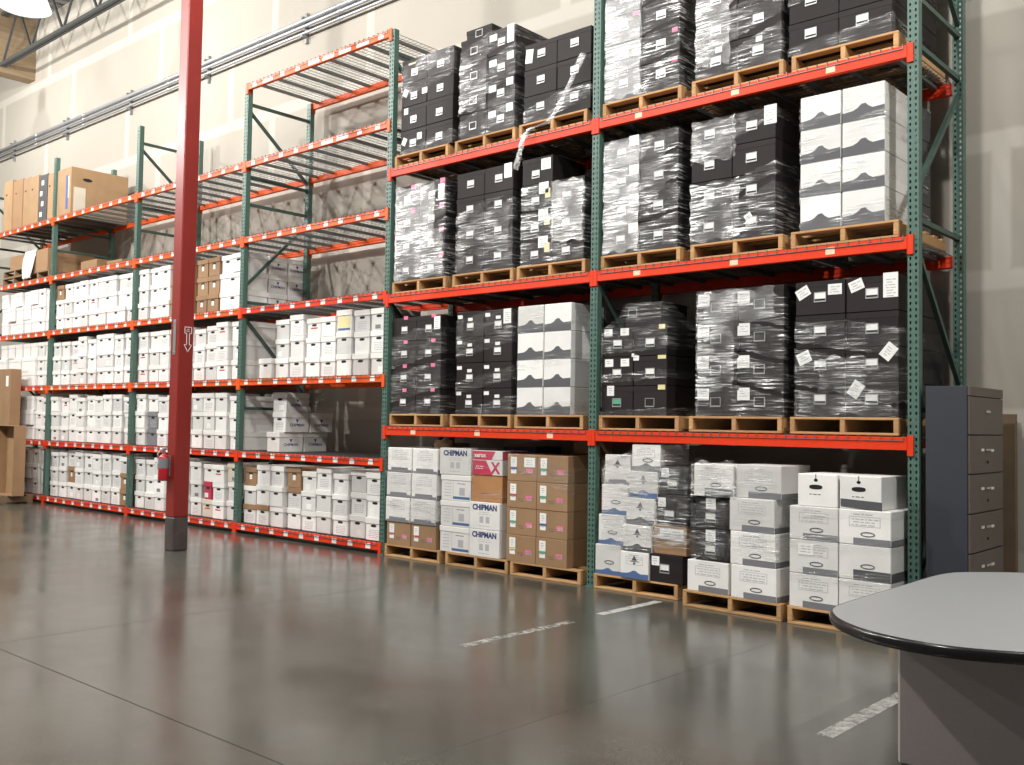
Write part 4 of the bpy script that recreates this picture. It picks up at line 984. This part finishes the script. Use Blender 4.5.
def slab(rings, cap0, cap1, nm, m, smooth):
    b = MB(); n = 96
    for s, z in rings: b.v += [(p[0], p[1], z) for p in sup(s)]
    for r in range(len(rings)-1):
        for i in range(n): a = r*n+i; d = r*n+(i+1) % n; b.f.append((a, d, d+n, a+n))
    if cap0: b.f.append(tuple(range(n))[::-1])
    if cap1: b.f.append(tuple(range((len(rings)-1)*n, len(rings)*n)))
    return b.mesh(nm, m, smooth)
put('table_top', slab([(.014, .692), (.014, .740)], True, True, 'table_top', 'table_laminate', False), t)
put('edge_band', slab([(.018, .690), (.006, .692), (.0, .702), (-.003, .716), (.0, .730), (.006, .739), (.014, .7405)], False, False, 'edge_band', 'table_edge', True), t)
put('base', MB().cbox(-.425, .42, -.60, .60, 0.0, .692, .015).mesh('base', 'table_base'), t)

# ------------------------------------------------------------------ floor markings
def marking(x, y0, y1, w, wear, lab):
    o = put('floor_marking', MB().box(-w/2, w/2, y0, y1, 0.0002, .0012).mesh('floor_marking', 'worn_paint'), None, (x, 0, 0)); o['wear'] = wear
    tag(o, lab, 'floor marking', 'white lines on the floor')
marking(-2.19, -2.74, -1.48, .085, .555, 'faded white line on the floor before the leaning boxes')
marking(-2.21, -1.07, -.18, .085, .42, 'bright short white line on floor beside the leaning boxes pallet')
marking(.56, -2.87, -1.2, .095, .49, 'scuffed white line on floor left of the table')

# ------------------------------------------------------------------ lamps
def make_acrylic():
    mt = bpy.data.materials.new('lit_acrylic'); mt.use_nodes = True; nt = mt.node_tree; nt.nodes.clear()
    out = nt.nodes.new('ShaderNodeOutputMaterial'); tr = nt.nodes.new('ShaderNodeBsdfTransparent'); em = nt.nodes.new('ShaderNodeEmission'); mx = nt.nodes.new('ShaderNodeMixShader')
    em.inputs['Color'].default_value = (0.93, 1.0, 0.93, 1); em.inputs['Strength'].default_value = 3.0; mx.inputs[0].default_value = 0.3
    nt.links.new(tr.outputs[0], mx.inputs[1]); nt.links.new(em.outputs[0], mx.inputs[2]); nt.links.new(mx.outputs[0], out.inputs['Surface']); MATS['lit_acrylic'] = mt
make_acrylic()
def hb_lamp(x, y, z, watts, wh):
    """high bay lamp with a clear acrylic bell, so it lights the roof and wall above as well"""
    t = thing('high_bay_lamp', f'bell shaped high bay lamp {wh}', 'lamp', (x, y, z), group='high bay lamps')
    put('acrylic_bell', cached('hbr', lambda: MB().lathe([(.10, .42), (.16, .40), (.30, .22), (.38, .02), (.39, 0), (.20, -.05), (.001, -.07)], 28).mesh('acrylic_bell', 'lit_acrylic', True)), t)
    put('ballast', cached('hbb', lambda: MB().lathe([(.001, .42), (.11, .42), (.12, .45), (.12, .66), (.10, .70), (.001, .70)], 20).mesh('ballast', 'lamp_metal', True)), t)
    put('hanging_rod', MB().tube([(0, 0, .70), (0, 0, ZC-z)], .012, 8).mesh('hanging_rod', 'steel_joist'), t)
    L = bpy.data.lights.new('lamp_light', 'POINT'); L.shadow_soft_size = .16; L.energy = watts; L.color = LAMP_COLOR
    lo = bpy.data.objects.new('lamp_light', L); C.objects.link(lo); lo.parent = t; lo.location = (0, 0, .14)
for a in LAMPS: hb_lamp(*a)
